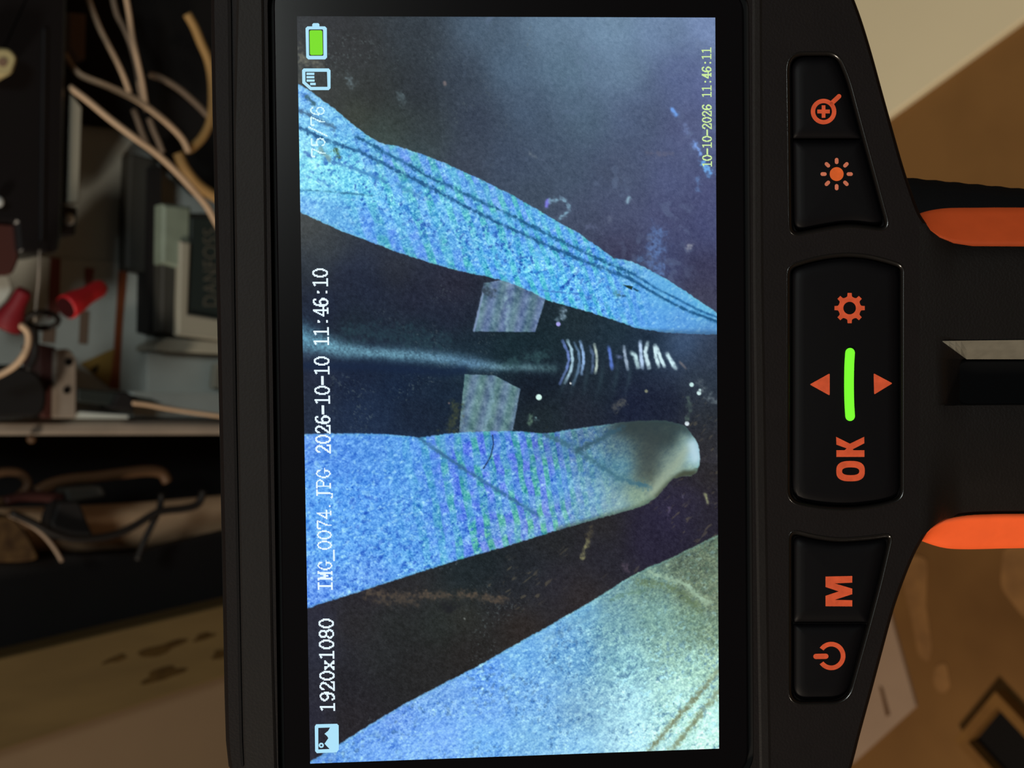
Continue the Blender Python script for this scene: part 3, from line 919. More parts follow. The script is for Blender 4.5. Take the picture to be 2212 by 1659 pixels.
on(a_up, [(645, 272), (665, 284), (690, 296), (711, 305), (753, 319), (784, 331), (810, 344), (852, 367), (881, 381), (923, 401), (980, 432), (1037, 463), (1100, 493), (1157, 518), (1213, 544), (1281, 572), (1326, 588), (1360, 601)], 4.0, (30, 88, 138), .95)
on(a_up, [(1355, 600), (1383, 615), (1428, 642), (1484, 671), (1550, 695)], 3.0, (30, 88, 136), 1, .3)
on(a_up, [(768, 293), (799, 310), (838, 333), (889, 359), (923, 381), (980, 407), (1037, 435), (1100, 463.5), (1151, 490), (1179, 504), (1236, 532), (1292, 559), (1337, 579), (1371, 593)], 3.8000000000000003, (30, 92, 138), .95)
on(a_up, [(1365, 590), (1416, 622), (1462, 645), (1507, 669), (1552, 686)], 2.8, (34, 96, 150), .95, .3)
on(a_up, [(700, 340), (714, 347), (753, 361), (796, 376), (830, 392)], 4, (60, 126, 186), .75)
on(a_up, [(648, 411), (690, 412), (727, 415.5), (765, 419), (803, 422.5)], 2.2, (52, 120, 160), .8)
on(a_up, [(860, 398), (890, 415), (905, 426)], 4, (64, 130, 186), .6)
on(a_up, [(1170, 627), (1205, 631), (1250, 636)], 2.4, (64, 120, 196), .7)
on(a_up, [(726, 325), (732, 336)], 4.6, (66, 104, 84), .95); on(a_up, [(660, 328), (670, 336)], 5, (70, 122, 190), .9)
on(a_up, [(690, 322), (712, 344)], 6, (120, 160, 166), .8); on(a_up, [(700, 400), (1, 1)][:1] * 2, 3, (80, 150, 180), .5)
s = sdf([(1346, 615.5), (1358, 616.5), (1367, 619), (1365, 626), (1356, 622)]); img = blend(img, (24, 52, 48), sst(1, -1, s))
s = sdf([(1369, 621.5), (1381, 628), (1377, 630.5), (1368, 625)]); img = blend(img, (28, 76, 110), sst(1, -1, s))
on(a_up, [(1335, 637), (1349, 640)], 2.4, (40, 90, 130), .9); on(a_up, [(1330, 633), (1336, 637)], 5, (90, 140, 150), .6)
img = blend(img, (58, 96, 140), (a_up * sst(-22, 0, sdf(UP) + 0) * sst(1350, 1400, X) * sst(705, 720, Y)) * .7)

LOW = [(640, 938), (658, 938), (700, 937), (750, 936), (800, 937), (850, 939), (880, 942), (905, 945.5), (930, 942), (960, 937), (1000, 934), (1050, 932), (1100, 930.5), (1150, 934), (1175, 937), (1202, 933), (1258, 924),
       (1326, 915), (1382, 908.5), (1439, 908.5), (1480, 920), (1502, 947), (1509, 965), (1512.5, 985), (1511, 1003), (1504, 1020), (1494, 1027), (1470, 1029), (1453, 1034), (1438, 1050), (1420, 1072), (1400, 1086), (1380, 1096), (1329, 1110), (1228, 1138), (1100, 1178),
       (995.6, 1208), (916, 1233), (826, 1262), (758, 1284), (690, 1305), (663, 1315), (640, 1322)]
pt = 40 - (np.arange(500, 1700) - 880) * .05
bt = np.cumsum(1 / np.clip(pt, 25, 48))
wx = X - .175 * (Y - 935)
band = np.interp(wx, np.arange(500, 1700), bt) - np.interp(1051, np.arange(500, 1700), bt)
env = 1.1 * np.exp(-np.clip(np.abs(X - .12 * (Y - 935) - 1070) - 70, 0, 999) ** 2 / 95.0 ** 2)
lowspk = (.35 + .65 * sst(.35, .65, fbm(X, Y, 60, 81))) * sst(980, 1150, Y + .1 * X - 60) * sst(1260, 1080, X)
a_lo, s_lo = cloth(LOW, [(665, 950, 108, 160, 240), (720, 980, 92, 152, 234), (800, 960, 96, 158, 232), (700, 1080, 100, 170, 244), (800, 1060, 94, 160, 238), (880, 980, 96, 164, 232), (900, 1080, 98, 166, 232), (720, 1180, 104, 172, 244), (850, 1180, 100, 168, 236),
                    (680, 1280, 110, 160, 240), (800, 1240, 112, 168, 240), (950, 1200, 106, 176, 236), (1000, 1000, 98, 160, 228), (1000, 1120, 100, 166, 230), (1100, 960, 94, 152, 222), (1100, 1060, 104, 166, 226), (1080, 1170, 128, 180, 222),
                    (1200, 960, 92, 142, 190), (1200, 1040, 106, 168, 226), (1180, 1130, 124, 176, 216), (1260, 940, 96, 130, 158), (1280, 1000, 100, 150, 178), (1280, 1080, 128, 176, 202), (1330, 960, 94, 122, 132), (1340, 1010, 96, 142, 158),
                    (1330, 1090, 146, 176, 178), (1380, 930, 66, 80, 80), (1400, 980, 72, 82, 78), (1400, 1030, 86, 96, 86), (1420, 950, 52, 66, 70), (1450, 940, 56, 70, 70), (1380, 1070, 148, 168, 142), (1425, 1048, 148, 160, 140),
                    (1455, 990, 122, 136, 126), (1480, 960, 140, 164, 146), (1496, 985, 166, 206, 220), (1503, 975, 172, 206, 236), (1470, 1010, 150, 166, 148), (1495, 1014, 150, 176, 156)], 24, band, env,
                   (.3 + .7 * lowspk) * sst(1380, 1230, X), (50, 104, 204), seed=200, edge=1.8, light=.7 * sst(1330, 1200, X), fine=sst(1420, 1250, X) * .7 + .3, tint=(.92, .97, 1.0))
on(a_lo, [(903, 944), (935, 968), (990, 1005), (1050, 1043), (1100, 1075), (1162, 1113)], 4.2, (52, 104, 150), .85, .4)
on(a_lo, [(1178, 938), (1240, 968), (1262, 982), (1330, 1030), (1400, 1052)], 7, (66, 112, 128), .5)
on(a_lo, [(1250, 972), (1300, 946), (1345, 922)], 6, (64, 96, 112), .6)
on(a_lo, [(1405, 1020), (1410, 1048)], 5, (78, 88, 78), .4)
on(a_lo, [(1064, 940), (1066, 960), (1060, 985), (1052, 1000), (1044, 1012)], 1.2, (22, 40, 70), 1, .2)
on(a_lo, [(940, 958), (980, 968)], 12, (96, 160, 190), .25)
img = blend(img, (66, 72, 50), a_lo * .55 * sst(-13, 2, s_lo) * ((X > 1200) & (Y > 1010)))
img = blend(img, (40, 54, 56), a_lo * .75 * sst(-30, 2, s_lo) * sst(1300, 1370, X) * sst(955, 925, Y))
img = blend(img, (52, 60, 46), a_lo * .8 * np.exp(-(pdist([(1462, 1036), (1478, 1022), (1496, 1024)]) / 7) ** 2))

img = blend(img, (48, 60, 62), a_lo * .75 * np.exp(-(pdist([(1345, 922), (1400, 935), (1440, 945)]) / 26) ** 2))
img = blend(img, (58, 66, 66), a_lo * .55 * np.exp(-(pdist([(1405, 960), (1400, 1010)]) / 26) ** 2))
img = blend(img, (160, 176, 152), a_lo * .6 * np.exp(-(pdist([(1482, 972), (1462, 1000), (1432, 1036), (1408, 1062)]) / 13) ** 2))
img = blend(img, (184, 214, 226), a_lo * .85 * np.exp(-(pdist([(1497, 962), (1503, 988)]) / 13) ** 2))
img = blend(img, (70, 76, 62), a_lo * .7 * np.exp(-(pdist([(1500, 1020), (1470, 1026), (1444, 1046), (1420, 1072)]) / 6) ** 2))
on(a_lo, [(1178, 938), (1240, 968), (1262, 982), (1330, 1030), (1404, 1054)], 5, (56, 100, 122), .55, .4)
on(a_lo, [(1250, 972), (1300, 946), (1345, 922)], 5, (52, 86, 104), .7, .4)

BOT = [(600, 1685), (669, 1645.5), (739, 1604), (797, 1566.5), (878, 1518), (959, 1476), (1028, 1441.5), (1100, 1399.5), (1185, 1352.5), (1230, 1326), (1275.6, 1300), (1315, 1275), (1355, 1249), (1400, 1226), (1440, 1209.5), (1500, 1180), (1551, 1155), (1600, 1132), (1600, 1700), (600, 1700)]
a_bo, s_bo = cloth(BOT, [(700, 1635, 110, 168, 240), (740, 1625, 108, 164, 226), (800, 1590, 112, 164, 230), (850, 1550, 112, 158, 226), (820, 1630, 122, 176, 240), (950, 1580, 130, 182, 242), (950, 1500, 122, 172, 226), (900, 1625, 132, 186, 244), (1050, 1450, 110, 168, 236), (1050, 1600, 126, 188, 238),
                    (1050, 1530, 122, 176, 234), (1120, 1420, 118, 180, 226), (1150, 1500, 124, 180, 226), (1150, 1600, 128, 186, 224), (1200, 1360, 122, 180, 222), (1240, 1420, 114, 172, 210), (1260, 1540, 128, 176, 204), (1260, 1320, 124, 184, 214), (1250, 1610, 150, 206, 236),
                    (1320, 1290, 118, 160, 164), (1330, 1350, 118, 166, 176), (1350, 1430, 122, 174, 188), (1360, 1520, 158, 202, 218), (1360, 1600, 172, 214, 232), (1400, 1260, 112, 142, 122), (1420, 1330, 124, 166, 152), (1450, 1400, 130, 166, 150), (1480, 1220, 98, 108, 82), (1530, 1200, 104, 112, 82),
                    (1500, 1270, 112, 120, 86), (1540, 1300, 128, 132, 92), (1500, 1340, 128, 160, 128), (1540, 1370, 132, 150, 110), (1500, 1430, 152, 192, 172), (1540, 1440, 172, 200, 162), (1450, 1500, 166, 204, 192), (1480, 1560, 186, 226, 202), (1440, 1610, 180, 218, 208), (1530, 1560, 192, 232, 210), (1540, 1610, 196, 232, 204)],
                   30, X * 0, X * 0, .15 + .6 * sst(.4, .6, fbm(X, Y, 70, 91)) * sst(1180, 1420, Y + .25 * (1300 - X)), (80, 126, 172), seed=300, light=.35 + .75 * sst(.35, .6, fbm(X, Y, 80, 93)) * sst(1280, 1450, Y),
                   tint=(.98, 1.0, 1.04))
lum = img.mean(1, keepdims=True)
k = (a_bo * .38 * sst(1200, 1400, X))[:, None]
img = img * (1 - k) + k * (lum * np.array([.86, 1.12, 1.08]))
img = img * (1 + .10 * a_bo * sst(1250, 1400, X) * sst(1330, 1450, Y))[:, None]
img = blend(img, (92, 118, 100), a_bo * .6 * sst(.55, .8, noise(X, Y, 4, 95)) * sst(1430, 1500, X) * sst(1480, 1380, Y))
on(a_bo, [(1562, 1438), (1500, 1510), (1450, 1566), (1402, 1622)], 6, (124, 136, 108), .8, .4)
on(a_bo, [(1562, 1484), (1530, 1522), (1495, 1566), (1450, 1620)], 7, (128, 142, 112), .75, .4)
on(a_bo, [(1406, 1240), (1440, 1248), (1480, 1262), (1505, 1284), (1528, 1302)], 6, (164, 194, 168), .7, .6)
on(a_bo, [(1380, 1258), (1430, 1262), (1470, 1280), (1510, 1316)], 7, (98, 118, 82), .55, .6)
on(a_bo, [(1320, 1295), (1350, 1282), (1390, 1276)], 4, (92, 128, 112), .6, .6)
on(a_bo, [(1300, 1310), (1240, 1345), (1190, 1375)], 9, (92, 140, 172), .35)
# thin dark veil behind the on-screen writing, as the screen draws it
vx = sst(655, 662, X) * sst(730, 724, X)
img = blend(img, (52, 58, 84), .12 * vx * sst(1308, 1330, Y) * sst(1660, 1640, Y))
img = np.clip(img, 6, 252)

pos = dev(X, Y, -0.46)
inv = np.array(ROOT[cam_tool])
loc = pos @ inv[:3, :3].T + inv[:3, 3]
me = bpy.data.meshes.new('lit_screen')
ii = (np.arange(NV - 1)[:, None] * NU + np.arange(NU - 1)[None, :]).ravel()
quads = np.stack([ii, ii + NU, ii + NU + 1, ii + 1], 1).astype(np.int32)
me.vertices.add(len(loc)); me.vertices.foreach_set('co', loc.astype(np.float32).ravel())
me.loops.add(quads.size); me.loops.foreach_set('vertex_index', quads.ravel())
me.polygons.add(len(quads)); me.polygons.foreach_set('loop_start', np.arange(0, quads.size, 4, dtype=np.int32))
me.update(calc_edges=True)
ca = me.color_attributes.new('picture', 'FLOAT_COLOR', 'POINT')
ca.data.foreach_set('color', np.concatenate([lin(img), np.ones((len(img), 1))], 1).astype(np.float32).ravel())
ms = bpy.data.materials.new('lit_screen')
ms.use_nodes = True
nt = ms.node_tree
b = nt.nodes['Principled BSDF']
b.inputs['Base Color'].default_value = (0.004, 0.004, 0.004, 1)
b.inputs['Roughness'].default_value = 0.25
b.inputs['Specular IOR Level'].default_value = 0.15
at_n = nt.nodes.new('ShaderNodeAttribute'); at_n.attribute_name = 'picture'
nt.links.new(at_n.outputs['Color'], b.inputs['Emission Color'])
b.inputs['Emission Strength'].default_value = 1.0
me.materials.append(ms)
screen = bpy.data.objects.new('lit_screen', me)
link(screen, cam_tool); ROOT[screen] = ROOT[cam_tool]
tag(screen, 'lit screen showing pale cloth strips and a ribbed pipe')

# ---- writing and icons drawn by the screen
def ell(x, y, rx, ry, a0=0, a1=360, n=26):
    a = np.radians(np.linspace(a0, a1, n)); return np.stack([x + rx * np.cos(a), y + ry * np.sin(a)], 1)
L_ = np.array
SIX = L_([(8.4, 3.4), (7.2, 1.4), (5.2, 1), (3, 2.3), (1.7, 5.5), (1.2, 10), (1.6, 14), (3.1, 16.5), (5, 17), (7.2, 16), (8.6, 13.6), (8.5, 10.8), (7, 8.6), (5, 8.1), (3, 9.2), (1.6, 11.6)], )
GLYPH = {
 '0': [ell(5, 9, 3.9, 8)],
 '1': [L_([(2.4, 2.6), (5.3, 1.2), (5.3, 17)]), L_([(2.2, 17), (8.6, 17)])],
 '2': [L_([(1.5, 5), (2.2, 2.4), (4.6, 1), (7.2, 1.8), (8.5, 4.4), (7.6, 7.4), (4.4, 11.8), (1.2, 16.9), (9, 16.9), (9.3, 14.2)])],
 '4': [L_([(6.6, 1), (6.6, 17)]), L_([(6.4, 1.2), (1, 12), (9.6, 12)]), L_([(4.2, 17), (8.8, 17)])],
 '5': [L_([(8.4, 1), (2.2, 1), (1.7, 8.4), (3.6, 7.1), (5.4, 6.9), (7.7, 8.2), (8.7, 11.6), (7.7, 15.4), (5, 17), (2.6, 16.3), (1.4, 14)])],
 '6': [SIX], '9': [L_([(10, 18)]) - SIX],
 '7': [L_([(1.3, 4.4), (1.3, 1), (8.8, 1), (8, 4.4), (5.8, 9), (4.6, 13), (4.4, 17)])],
 '8': [ell(5, 5, 3.2, 4), ell(5, 13, 3.9, 4)],
 'x': [L_([(1.6, 7.4), (8.4, 17)]), L_([(8.4, 7.4), (1.6, 17)]), L_([(.8, 7.2), (3, 7.2)]), L_([(7, 7.2), (9.2, 7.2)]), L_([(.8, 17), (3, 17)]), L_([(7, 17), (9.2, 17)])],
 ':': [L_([(5, 6), (5.6, 6), (5.6, 6.8), (5, 6.8)]), L_([(5, 15.6), (5.6, 15.6), (5.6, 16.4), (5, 16.4)])],
 '.': [L_([(3, 16), (3.8, 16)])],
 '-': [L_([(.6, 9.5), (9.4, 9.5)])], '_': [L_([(-.6, 20), (10.4, 20)])],
 '/': [L_([(9.8, -2), (.6, 20)])],
 'I': [L_([(5, 1), (5, 17)]), L_([(2, 1), (8, 1)]), L_([(2, 17), (8, 17)])],
 'M': [L_([(1.8, 1), (1.8, 17)]), L_([(8.3, 1), (8.3, 17)]), L_([(2, 1), (5, 12), (8, 1)]), L_([(.4, 17), (3, 17)]), L_([(7, 17), (9.8, 17)]), L_([(.4, 1), (2, 1)]), L_([(8, 1), (9.8, 1)])],
 'G': [L_([(8.4, 5), (7.6, 2.2), (5.2, 1), (2.9, 2.4), (1.4, 6), (1.2, 11), (2.4, 15), (4.8, 17), (7.2, 16), (8, 13.6), (8, 10.6)]), L_([(5.6, 10.6), (9.8, 10.6)])],
 'J': [L_([(6, 1), (6, 16.5), (4.8, 19.2), (2.6, 19.6), (1.2, 18.2)]), L_([(3.2, 1), (9, 1)])],
 'P': [L_([(2.6, 1), (2.6, 17)]), L_([(.8, 17), (5.2, 17)]), L_([(.8, 1), (6, 1), (8.2, 2.4), (8.8, 5), (8, 7.8), (6, 9.2), (2.6, 9.2)])],
}
PW = -0.41
def writing(name, text, y0, y1, x0, x1, hgt, m, hw=1.0, parent=None, skip=''):
    """pixel letters running up the frame from y0 to y1; x0, x1: their top edge at both ends"""
    V, Fs = [], []
    n = len(text); pitch = (y0 - y1) / n
    for k, ch in enumerate(text):
        if ch == ' ': continue
        cw, chh = 10.8, 18.0
        gx, gy = np.meshgrid(np.arange(-1, 11.5, 1.0) + .5, np.arange(-3, 21.5, 1.0) + .5)
        d = np.full(gx.shape, 9.0)
        for P in GLYPH[ch]:
            for a, b in zip(P[:-1], P[1:]):
                e = b - a
                t = np.clip(((gx - a[0]) * e[0] + (gy - a[1]) * e[1]) / (e @ e + 1e-9), 0, 1)
                d = np.minimum(d, np.hypot(gx - a[0] - t * e[0], gy - a[1] - t * e[1]))
        for x, y in zip(gx[d < hw], gy[d < hw]):
            q = []
            for ax, ay in ((x - .5, y - .5), (x + .5, y - .5), (x + .5, y + .5), (x - .5, y + .5)):
                py = y0 - pitch * (k + (ax + .4) / cw)
                px = x0 + (x1 - x0) * (y0 - py) / (y0 - y1) + ay * hgt / chh
                q.append((px, py))
            b0 = len(V)
            V += q
            Fs.append((b0, b0 + 1, b0 + 2, b0 + 3))
    V = np.array(V)
    return mesh(name, devp(V, PW), Fs, m, screen, fix=False)
writing('caption_text', '1920x1080', 1538.5, 1335.5, 691, 688, 33, M['white_px'], 1.02)
writing('caption_text', 'IMG_0074.JPG', 1277, 1012, 686.5, 682.0, 32.5, M['white_px'], .86)
writing('caption_text', '2026-10-10 11:46:10', 980.5, 579, 681.5, 674.5, 33.6, M['white_px'], 1.08)
writing('counter_text', '75/76', 341, 228, 672, 669.5, 32, M['dim_px'], .84)
writing('date_text', '10-10-2026 11:46:11', 361.5, 102, 1517, 1515.5, 21, M['lime_px'], 1.2)

def icon(name, polys, m, w=PW):
    V, Fs = [], []
    for loops in polys:
        loops = [np.asarray(L, float) for L in loops]
        b0 = len(V); V += [tuple(p) for p in np.vstack(loops)]
        Fs += [tuple(b0 + i for i in t) for t in tess(loops)]
    return mesh(name, devp(np.array(V), w), Fs, m, screen, fix=False)
def rect(x0, y0, x1, y1): return np.array([(x0, y0), (x1, y0), (x1, y1), (x0, y1)], float)
bo = np.array([(660, 61), (664, 57), (674.5, 57), (674.5, 52.5), (677, 50), (687.5, 50), (690, 52.5), (690, 57), (702, 57), (706, 61), (706.5, 124), (702.5, 128.3), (666, 128.3), (661.5, 124)], float)
icon('battery_icon', [[bo, rpoly([(666.8, 63.4), (698, 63.4), (698.8, 120.6), (667.6, 120.6)], 2.5, 4)[::-1]]], M['ice_px'])
icon('battery_charge', [[rpoly([(668.6, 65.4), (696.2, 65.4), (697.4, 119), (669.6, 119)], 4, 4)]], M['green_px'])
co = np.array([(656, 147.8), (710, 147.8), (714, 152), (714, 190.5), (710, 194.6), (670.3, 194.6), (653, 179.5), (652.6, 151.5)], float)
ci = np.array([(659.6, 155), (706.4, 155), (707.4, 187.6), (672.5, 187.6), (659.8, 176.6)], float)
icon('memory_card_icon', [[co, ci[::-1]]] + [[rect(*q)] for q in ((662, 157, 679, 162), (662, 164.3, 679, 169.2), (662.3, 171.6, 679.5, 176.5), (670, 178.8, 682, 184))], M['ice_px'])
io = np.array([(683, 1564.5), (728, 1563.5), (731.5, 1567), (732, 1619), (727.5, 1625), (684.5, 1627), (680.8, 1622.5), (680, 1569)], float)
ih = np.array([(687.5, 1572.3), (713, 1571.5), (709, 1578.5), (701, 1585.2), (706.5, 1590), (709.3, 1594.5), (705.5, 1600), (701, 1606.5), (706, 1612), (712, 1618), (687.6, 1619)], float)
icon('picture_icon', [[io, ih[::-1]]], M['ice_px'])
icon('picture_icon_sun', [[circ(694, 1610, 5.6, 20), circ(694, 1610, 2.2, 12)[::-1]]], M['ice_px'], PW + .01)
# ------------------------------------------------------------------ furnace compartment behind the device
M['sheet'] = mat('grey_sheet_metal', (168, 174, 170), 0.55, metal=0.0, spec=0.4, var=0.08, scale=30)
M['sheet_dark'] = mat('dark_sheet_metal', (48, 48, 45), 0.6, spec=0.3, var=0.08, scale=30)
M['black_and_shade'] = mat('black_metal_and_shade', (17, 16, 17), 0.7, spec=0.25, var=0.1, scale=30)  # real black parts, and sheets with shade put into their colour
M['black_glossy'] = mat('black_plastic_gloss', (15, 15, 18), 0.35, spec=0.45)
M['white_metal'] = mat('white_painted_metal', (136, 134, 122), 0.5, spec=0.4, var=0.05, scale=30)
M['green_metal'] = mat('grey_green_metal', (112, 124, 112), 0.5, spec=0.4, var=0.12, scale=60)
M['steel'] = mat('steel', (200, 208, 210), 0.3, metal=0.35, spec=0.8)
M['rail'] = mat('galvanised_rail', (126, 116, 106), 0.45, spec=0.5, var=0.1, scale=50)
M['label'] = mat('white_label_paper', (176, 180, 174), 0.7, spec=0.2, var=0.05, scale=60)
M['red_stripe'] = mat('faded_red_stripe', (128, 74, 66), 0.7, spec=0.2)
M['brown_stripe'] = mat('orange_brown_stripe', (122, 64, 36), 0.7, spec=0.2)
M['tan_stripe'] = mat('faded_tan_stripe', (122, 100, 84), 0.7, spec=0.2)
M['yellow'] = mat('yellow_warning', (146, 118, 60), 0.7, spec=0.2)
M['mark'] = mat('dark_print', (50, 40, 20), 0.7, spec=0.2)
M['green_label'] = mat('dark_green_label', (26, 36, 36), 0.5, spec=0.3)
M['letter'] = mat('grey_lettering', (72, 71, 64), 0.7, spec=0.2)
M['beige_wire'] = mat('beige_wire', (176, 150, 124), 0.55, spec=0.3, var=0.05, scale=60)
M['dull_wire'] = mat('dull_beige_wire', (126, 108, 92), 0.6, spec=0.3)
M['yellow_wire'] = mat('ochre_cable', (150, 118, 72), 0.6, spec=0.3, var=0.06, scale=60)
M['brown_wire'] = mat('brown_cable', (72, 50, 31), 0.6, spec=0.3)
M['red_wire'] = mat('dark_red_cable', (44, 14, 11), 0.6, spec=0.3)
M['black_wire'] = mat('black_cable', (18, 15, 14), 0.6, spec=0.3)
M['red_nut'] = mat('red_plastic', (172, 26, 34), 0.5, spec=0.35)
M['red_dark'] = mat('dark_red_plastic', (108, 18, 28), 0.55, spec=0.3)
M['nut_in'] = mat('wire_nut_inside', (40, 6, 8), 0.8, spec=0.1)
M['relay'] = mat('maroon_relay', (66, 34, 30), 0.6, spec=0.3)
M['cream'] = mat('cream_plastic', (176, 164, 122), 0.55, spec=0.3)
M['pipe'] = mat('cream_pipe', (176, 146, 116), 0.6, spec=0.3, var=0.05, scale=20)
M['hole'] = mat('hole_dark', (12, 10, 9), 0.9, spec=0.1)
M['insul'] = mat('tan_insulation', (76, 58, 36), 0.9, spec=0.1, rgb2=(48, 34, 22), scale=120)
M['connector'] = mat('dark_green_connector', (30, 36, 35), 0.55, spec=0.3)

def A_(*p): return np.array(p, float)
furn = empty('furnace_cabinet', at((0.1, 0.74, 0.0)), 'open furnace cabinet of grey sheet metal with wiring behind the inspection camera', 'furnace')
mesh('back_panel', *slab(A_((-200, -420), (1500, -420), (1500, 930), (-200, 905)), 0.780, 0.003), M['sheet'], furn)
mesh('upper_shade_sheet', *slab(A_((132, -420), (560, -420), (560, 420), (420, 420), (330, 330), (262, 276), (186, 268), (150, 196), (132, 196)), 0.774, 0.006), M['black_and_shade'], furn)  # flat dark sheet, the shade of the upper part put into its colour
mesh('air_duct', *slab(A_((282, 330), (342, 345), (338, 594), (274, 580), (276, 470)), 0.765, 0.014, 4), M['sheet_dark'], furn)
mesh('gap_strip', *slab(A_((328, 360), (349, 360), (345, 722), (322, 716)), 0.7565, 0.02), M['black_and_shade'], furn)
tag(mesh('metal_strip', *slab(A_((152, 200), (178, 232), (172, 438), (146, 438)), 0.712, 0.012, 3), M['white_metal']), 'pale metal strip standing beside the black gas valve, above its lug', 'strip')
mesh('panel_flange', *slab(A_((150, 26), (186, 30), (184, 128), (168, 124), (150, 100)), 0.76, 0.015, 3), M['tan_stripe'], furn)
mesh('divider_post', *slab(A_((-220, 904), (480, 911), (1450, 920), (1450, 948), (480, 939), (-220, 941)), 0.725, 0.075, 9), M['rail'], furn)
mesh('front_panel', *box(-0.10, 0.36, 0.69, 0.71, 0.0, 0.40), M['sheet_dark'], furn)
mesh('inner_panel', *slab(A_((-220, 930), (1500, 930), (1500, 1330), (-220, 1330)), 0.86, 0.004), M['black_and_shade'], furn)
mesh('side_shade_panel', *slab(A_((-240, 1222), (60, 1212), (140, 1198), (300, 1196), (345, 1182), (485, 1150), (1450, 920), (1450, 1130), (485, 1330), (-240, 1500)), 0.79, 0.012, 4), M['black_and_shade'], furn)  # cabinet side made black to stand in for the unlit closet gap
mesh('base_flange', *slab(A_((336, 746), (362, 730), (480, 736), (1200, 770), (1200, 800), (480, 764), (336, 757)), 0.7445, 0.03, 2), M['white_metal'], furn)
mesh('lower_plate', *slab(A_((318, 762), (1200, 790), (1200, 868), (318, 850)), 0.762, 0.01, 2), M['sheet'], furn)
mesh('white_tab', *slab(A_((466, 786), (520, 780), (520, 846), (460, 838)), 0.752, 0.006, 2), M['white_metal'], furn)
mesh('lower_ledge', *slab(A_((285, 846), (1200, 868), (1200, 912), (285, 902)), 0.742, 0.03, 4), M['sheet'], furn)

lab = mesh('warning_label', *slab(A_((-60, 545), (300, 570), (322, 620), (312, 862), (160, 866), (-60, 846)), 0.7785, 0.001), M['label'], furn)
for P, m in ((A_((110, 556), (131, 558), (128, 676), (104, 690)), 'red_stripe'), (A_((184, 578), (204, 580), (196, 640), (184, 640)), 'red_stripe'),
             (A_((94, 700), (121, 704), (118, 742), (90, 740)), 'tan_stripe'), (A_((174, 670), (193, 672), (189, 744), (170, 742)), 'tan_stripe'),
             (A_((256, 584), (275, 588), (266, 690), (262, 752), (246, 752), (252, 660)), 'brown_stripe'), (A_((247, 752), (262, 752), (258, 842), (236, 838)), 'brown_stripe')):
    mesh('label_stripe', *slab(P, 0.7779, 0.0007), M[m], lab)
mesh('warning_triangle', *slab(rpoly([(173, 786), (247, 752), (236, 836)], 5, 4), 0.7776, 0.0007), M['yellow'], lab)
mesh('warning_mark', *slab(rpoly([(196, 796), (214, 786), (210, 806), (200, 806)], 3, 3), 0.7773, 0.0004), M['mark'], lab)

def T(pts, y, rpx, m, name, label, cat='wire', group='beige wires in the furnace', parent=None, n=8, seg=6):
    P = catmull(np.array(pts, float), seg)
    yy = np.interp(np.linspace(0, 1, len(P)), np.linspace(0, 1, len(np.atleast_1d(y))), np.atleast_1d(y)) if np.ndim(y) else np.full(len(P), y)
    W = on_y(P[:, 0], P[:, 1], yy)
    dep = (W - CAM) @ FWD
    o = mesh(name, *tube(W, rpx * dep / F_PX, n), M[m], parent, smooth=True)
    if parent is None: tag(o, label, cat, group)
    return o

# black gas valve at the top left with its lug and screw
gv = empty('gas_valve', at(on_y(40, 545, 0.75)), 'black boxy gas valve filling the upper left corner, with a screwed lug', 'gas valve')
mesh('valve_body', *slab(rpoly([(-160, -200), (150, -200), (143, 100), (134, 505), (126, 546), (42, 546), (36, 480), (-160, 470)], [4, 4, 4, 4, 14, 10, 8, 4], 4), 0.705, 0.05, 7), M['black_glossy'], gv)
mesh('valve_glint_rib', *slab(A_((94, 60), (104, 60), (98, 520), (88, 520)), 0.7035, 0.004, 2), M['black_glossy'], gv)  # added rib, shaped to stand in for the valve's highlight line
lug = mesh('mounting_lug', *slab(rpoly([(128, 440), (168, 448), (164, 508), (128, 508)], 6, 4), 0.725, 0.03, 4), M['black_glossy'], gv)
def dome(px, py, y, rpx, m, name, parent=None, squash=.6):
    c = on_y(px, py, y); r = rpx * ((c - CAM) @ FWD) / F_PX
    d = (CAM - c) / np.linalg.norm(CAM - c)
    a = np.linspace(0.02, math.pi / 2, 7)
    prof = [(0, r * .98), (0.3, r)] + [(.3 + .7 * math.sin(q), r * math.cos(q)) for q in a[1:-1]] + [(1, r * .05)]
    return mesh(name, *lathe(c - d * r * .4, c + d * r * squash, prof, 18), M[m], parent, smooth=True)
dome(148, 474, 0.722, 13, 'steel', 'lug_screw', lug)
tag(dome(-4, 436, 0.70, 12, 'steel', 'screw'), 'round steel screw head at the left edge on the black valve', 'screw')
def block(P, y, t, m, name, label, cat, bev=5, r=8, group=None):
    return tag(mesh(name, *slab(rpoly(P, r, 4), y, t, bev), M[m]), label, cat, group)
kn = block([(-60, 100), (22, 104), (40, 124), (28, 158), (10, 166), (-60, 160)], 0.688, 0.016, 'cream', 'cream_plug', 'cream coloured plastic plug on the black gas valve', 'plug', 6, 10)
mesh('plug_socket', *slab(circ(6, 134, 10, 14), 0.6875, 0.003), M['tan_stripe'], kn)
block([(-60, 476), (36, 484), (42, 560), (28, 592), (-60, 600)], 0.712, 0.03, 'relay', 'relay', 'maroon relay block below the black gas valve at the left edge', 'relay', 5, 8)
tag(mesh('paper_tag', *slab(rpoly([(-70, 596), (18, 594), (27, 625), (10, 652), (-70, 700)], 8, 4), 0.735, 0.002, 2), M['label']), 'off-white curved tag behind the leftmost red connector', 'tag')

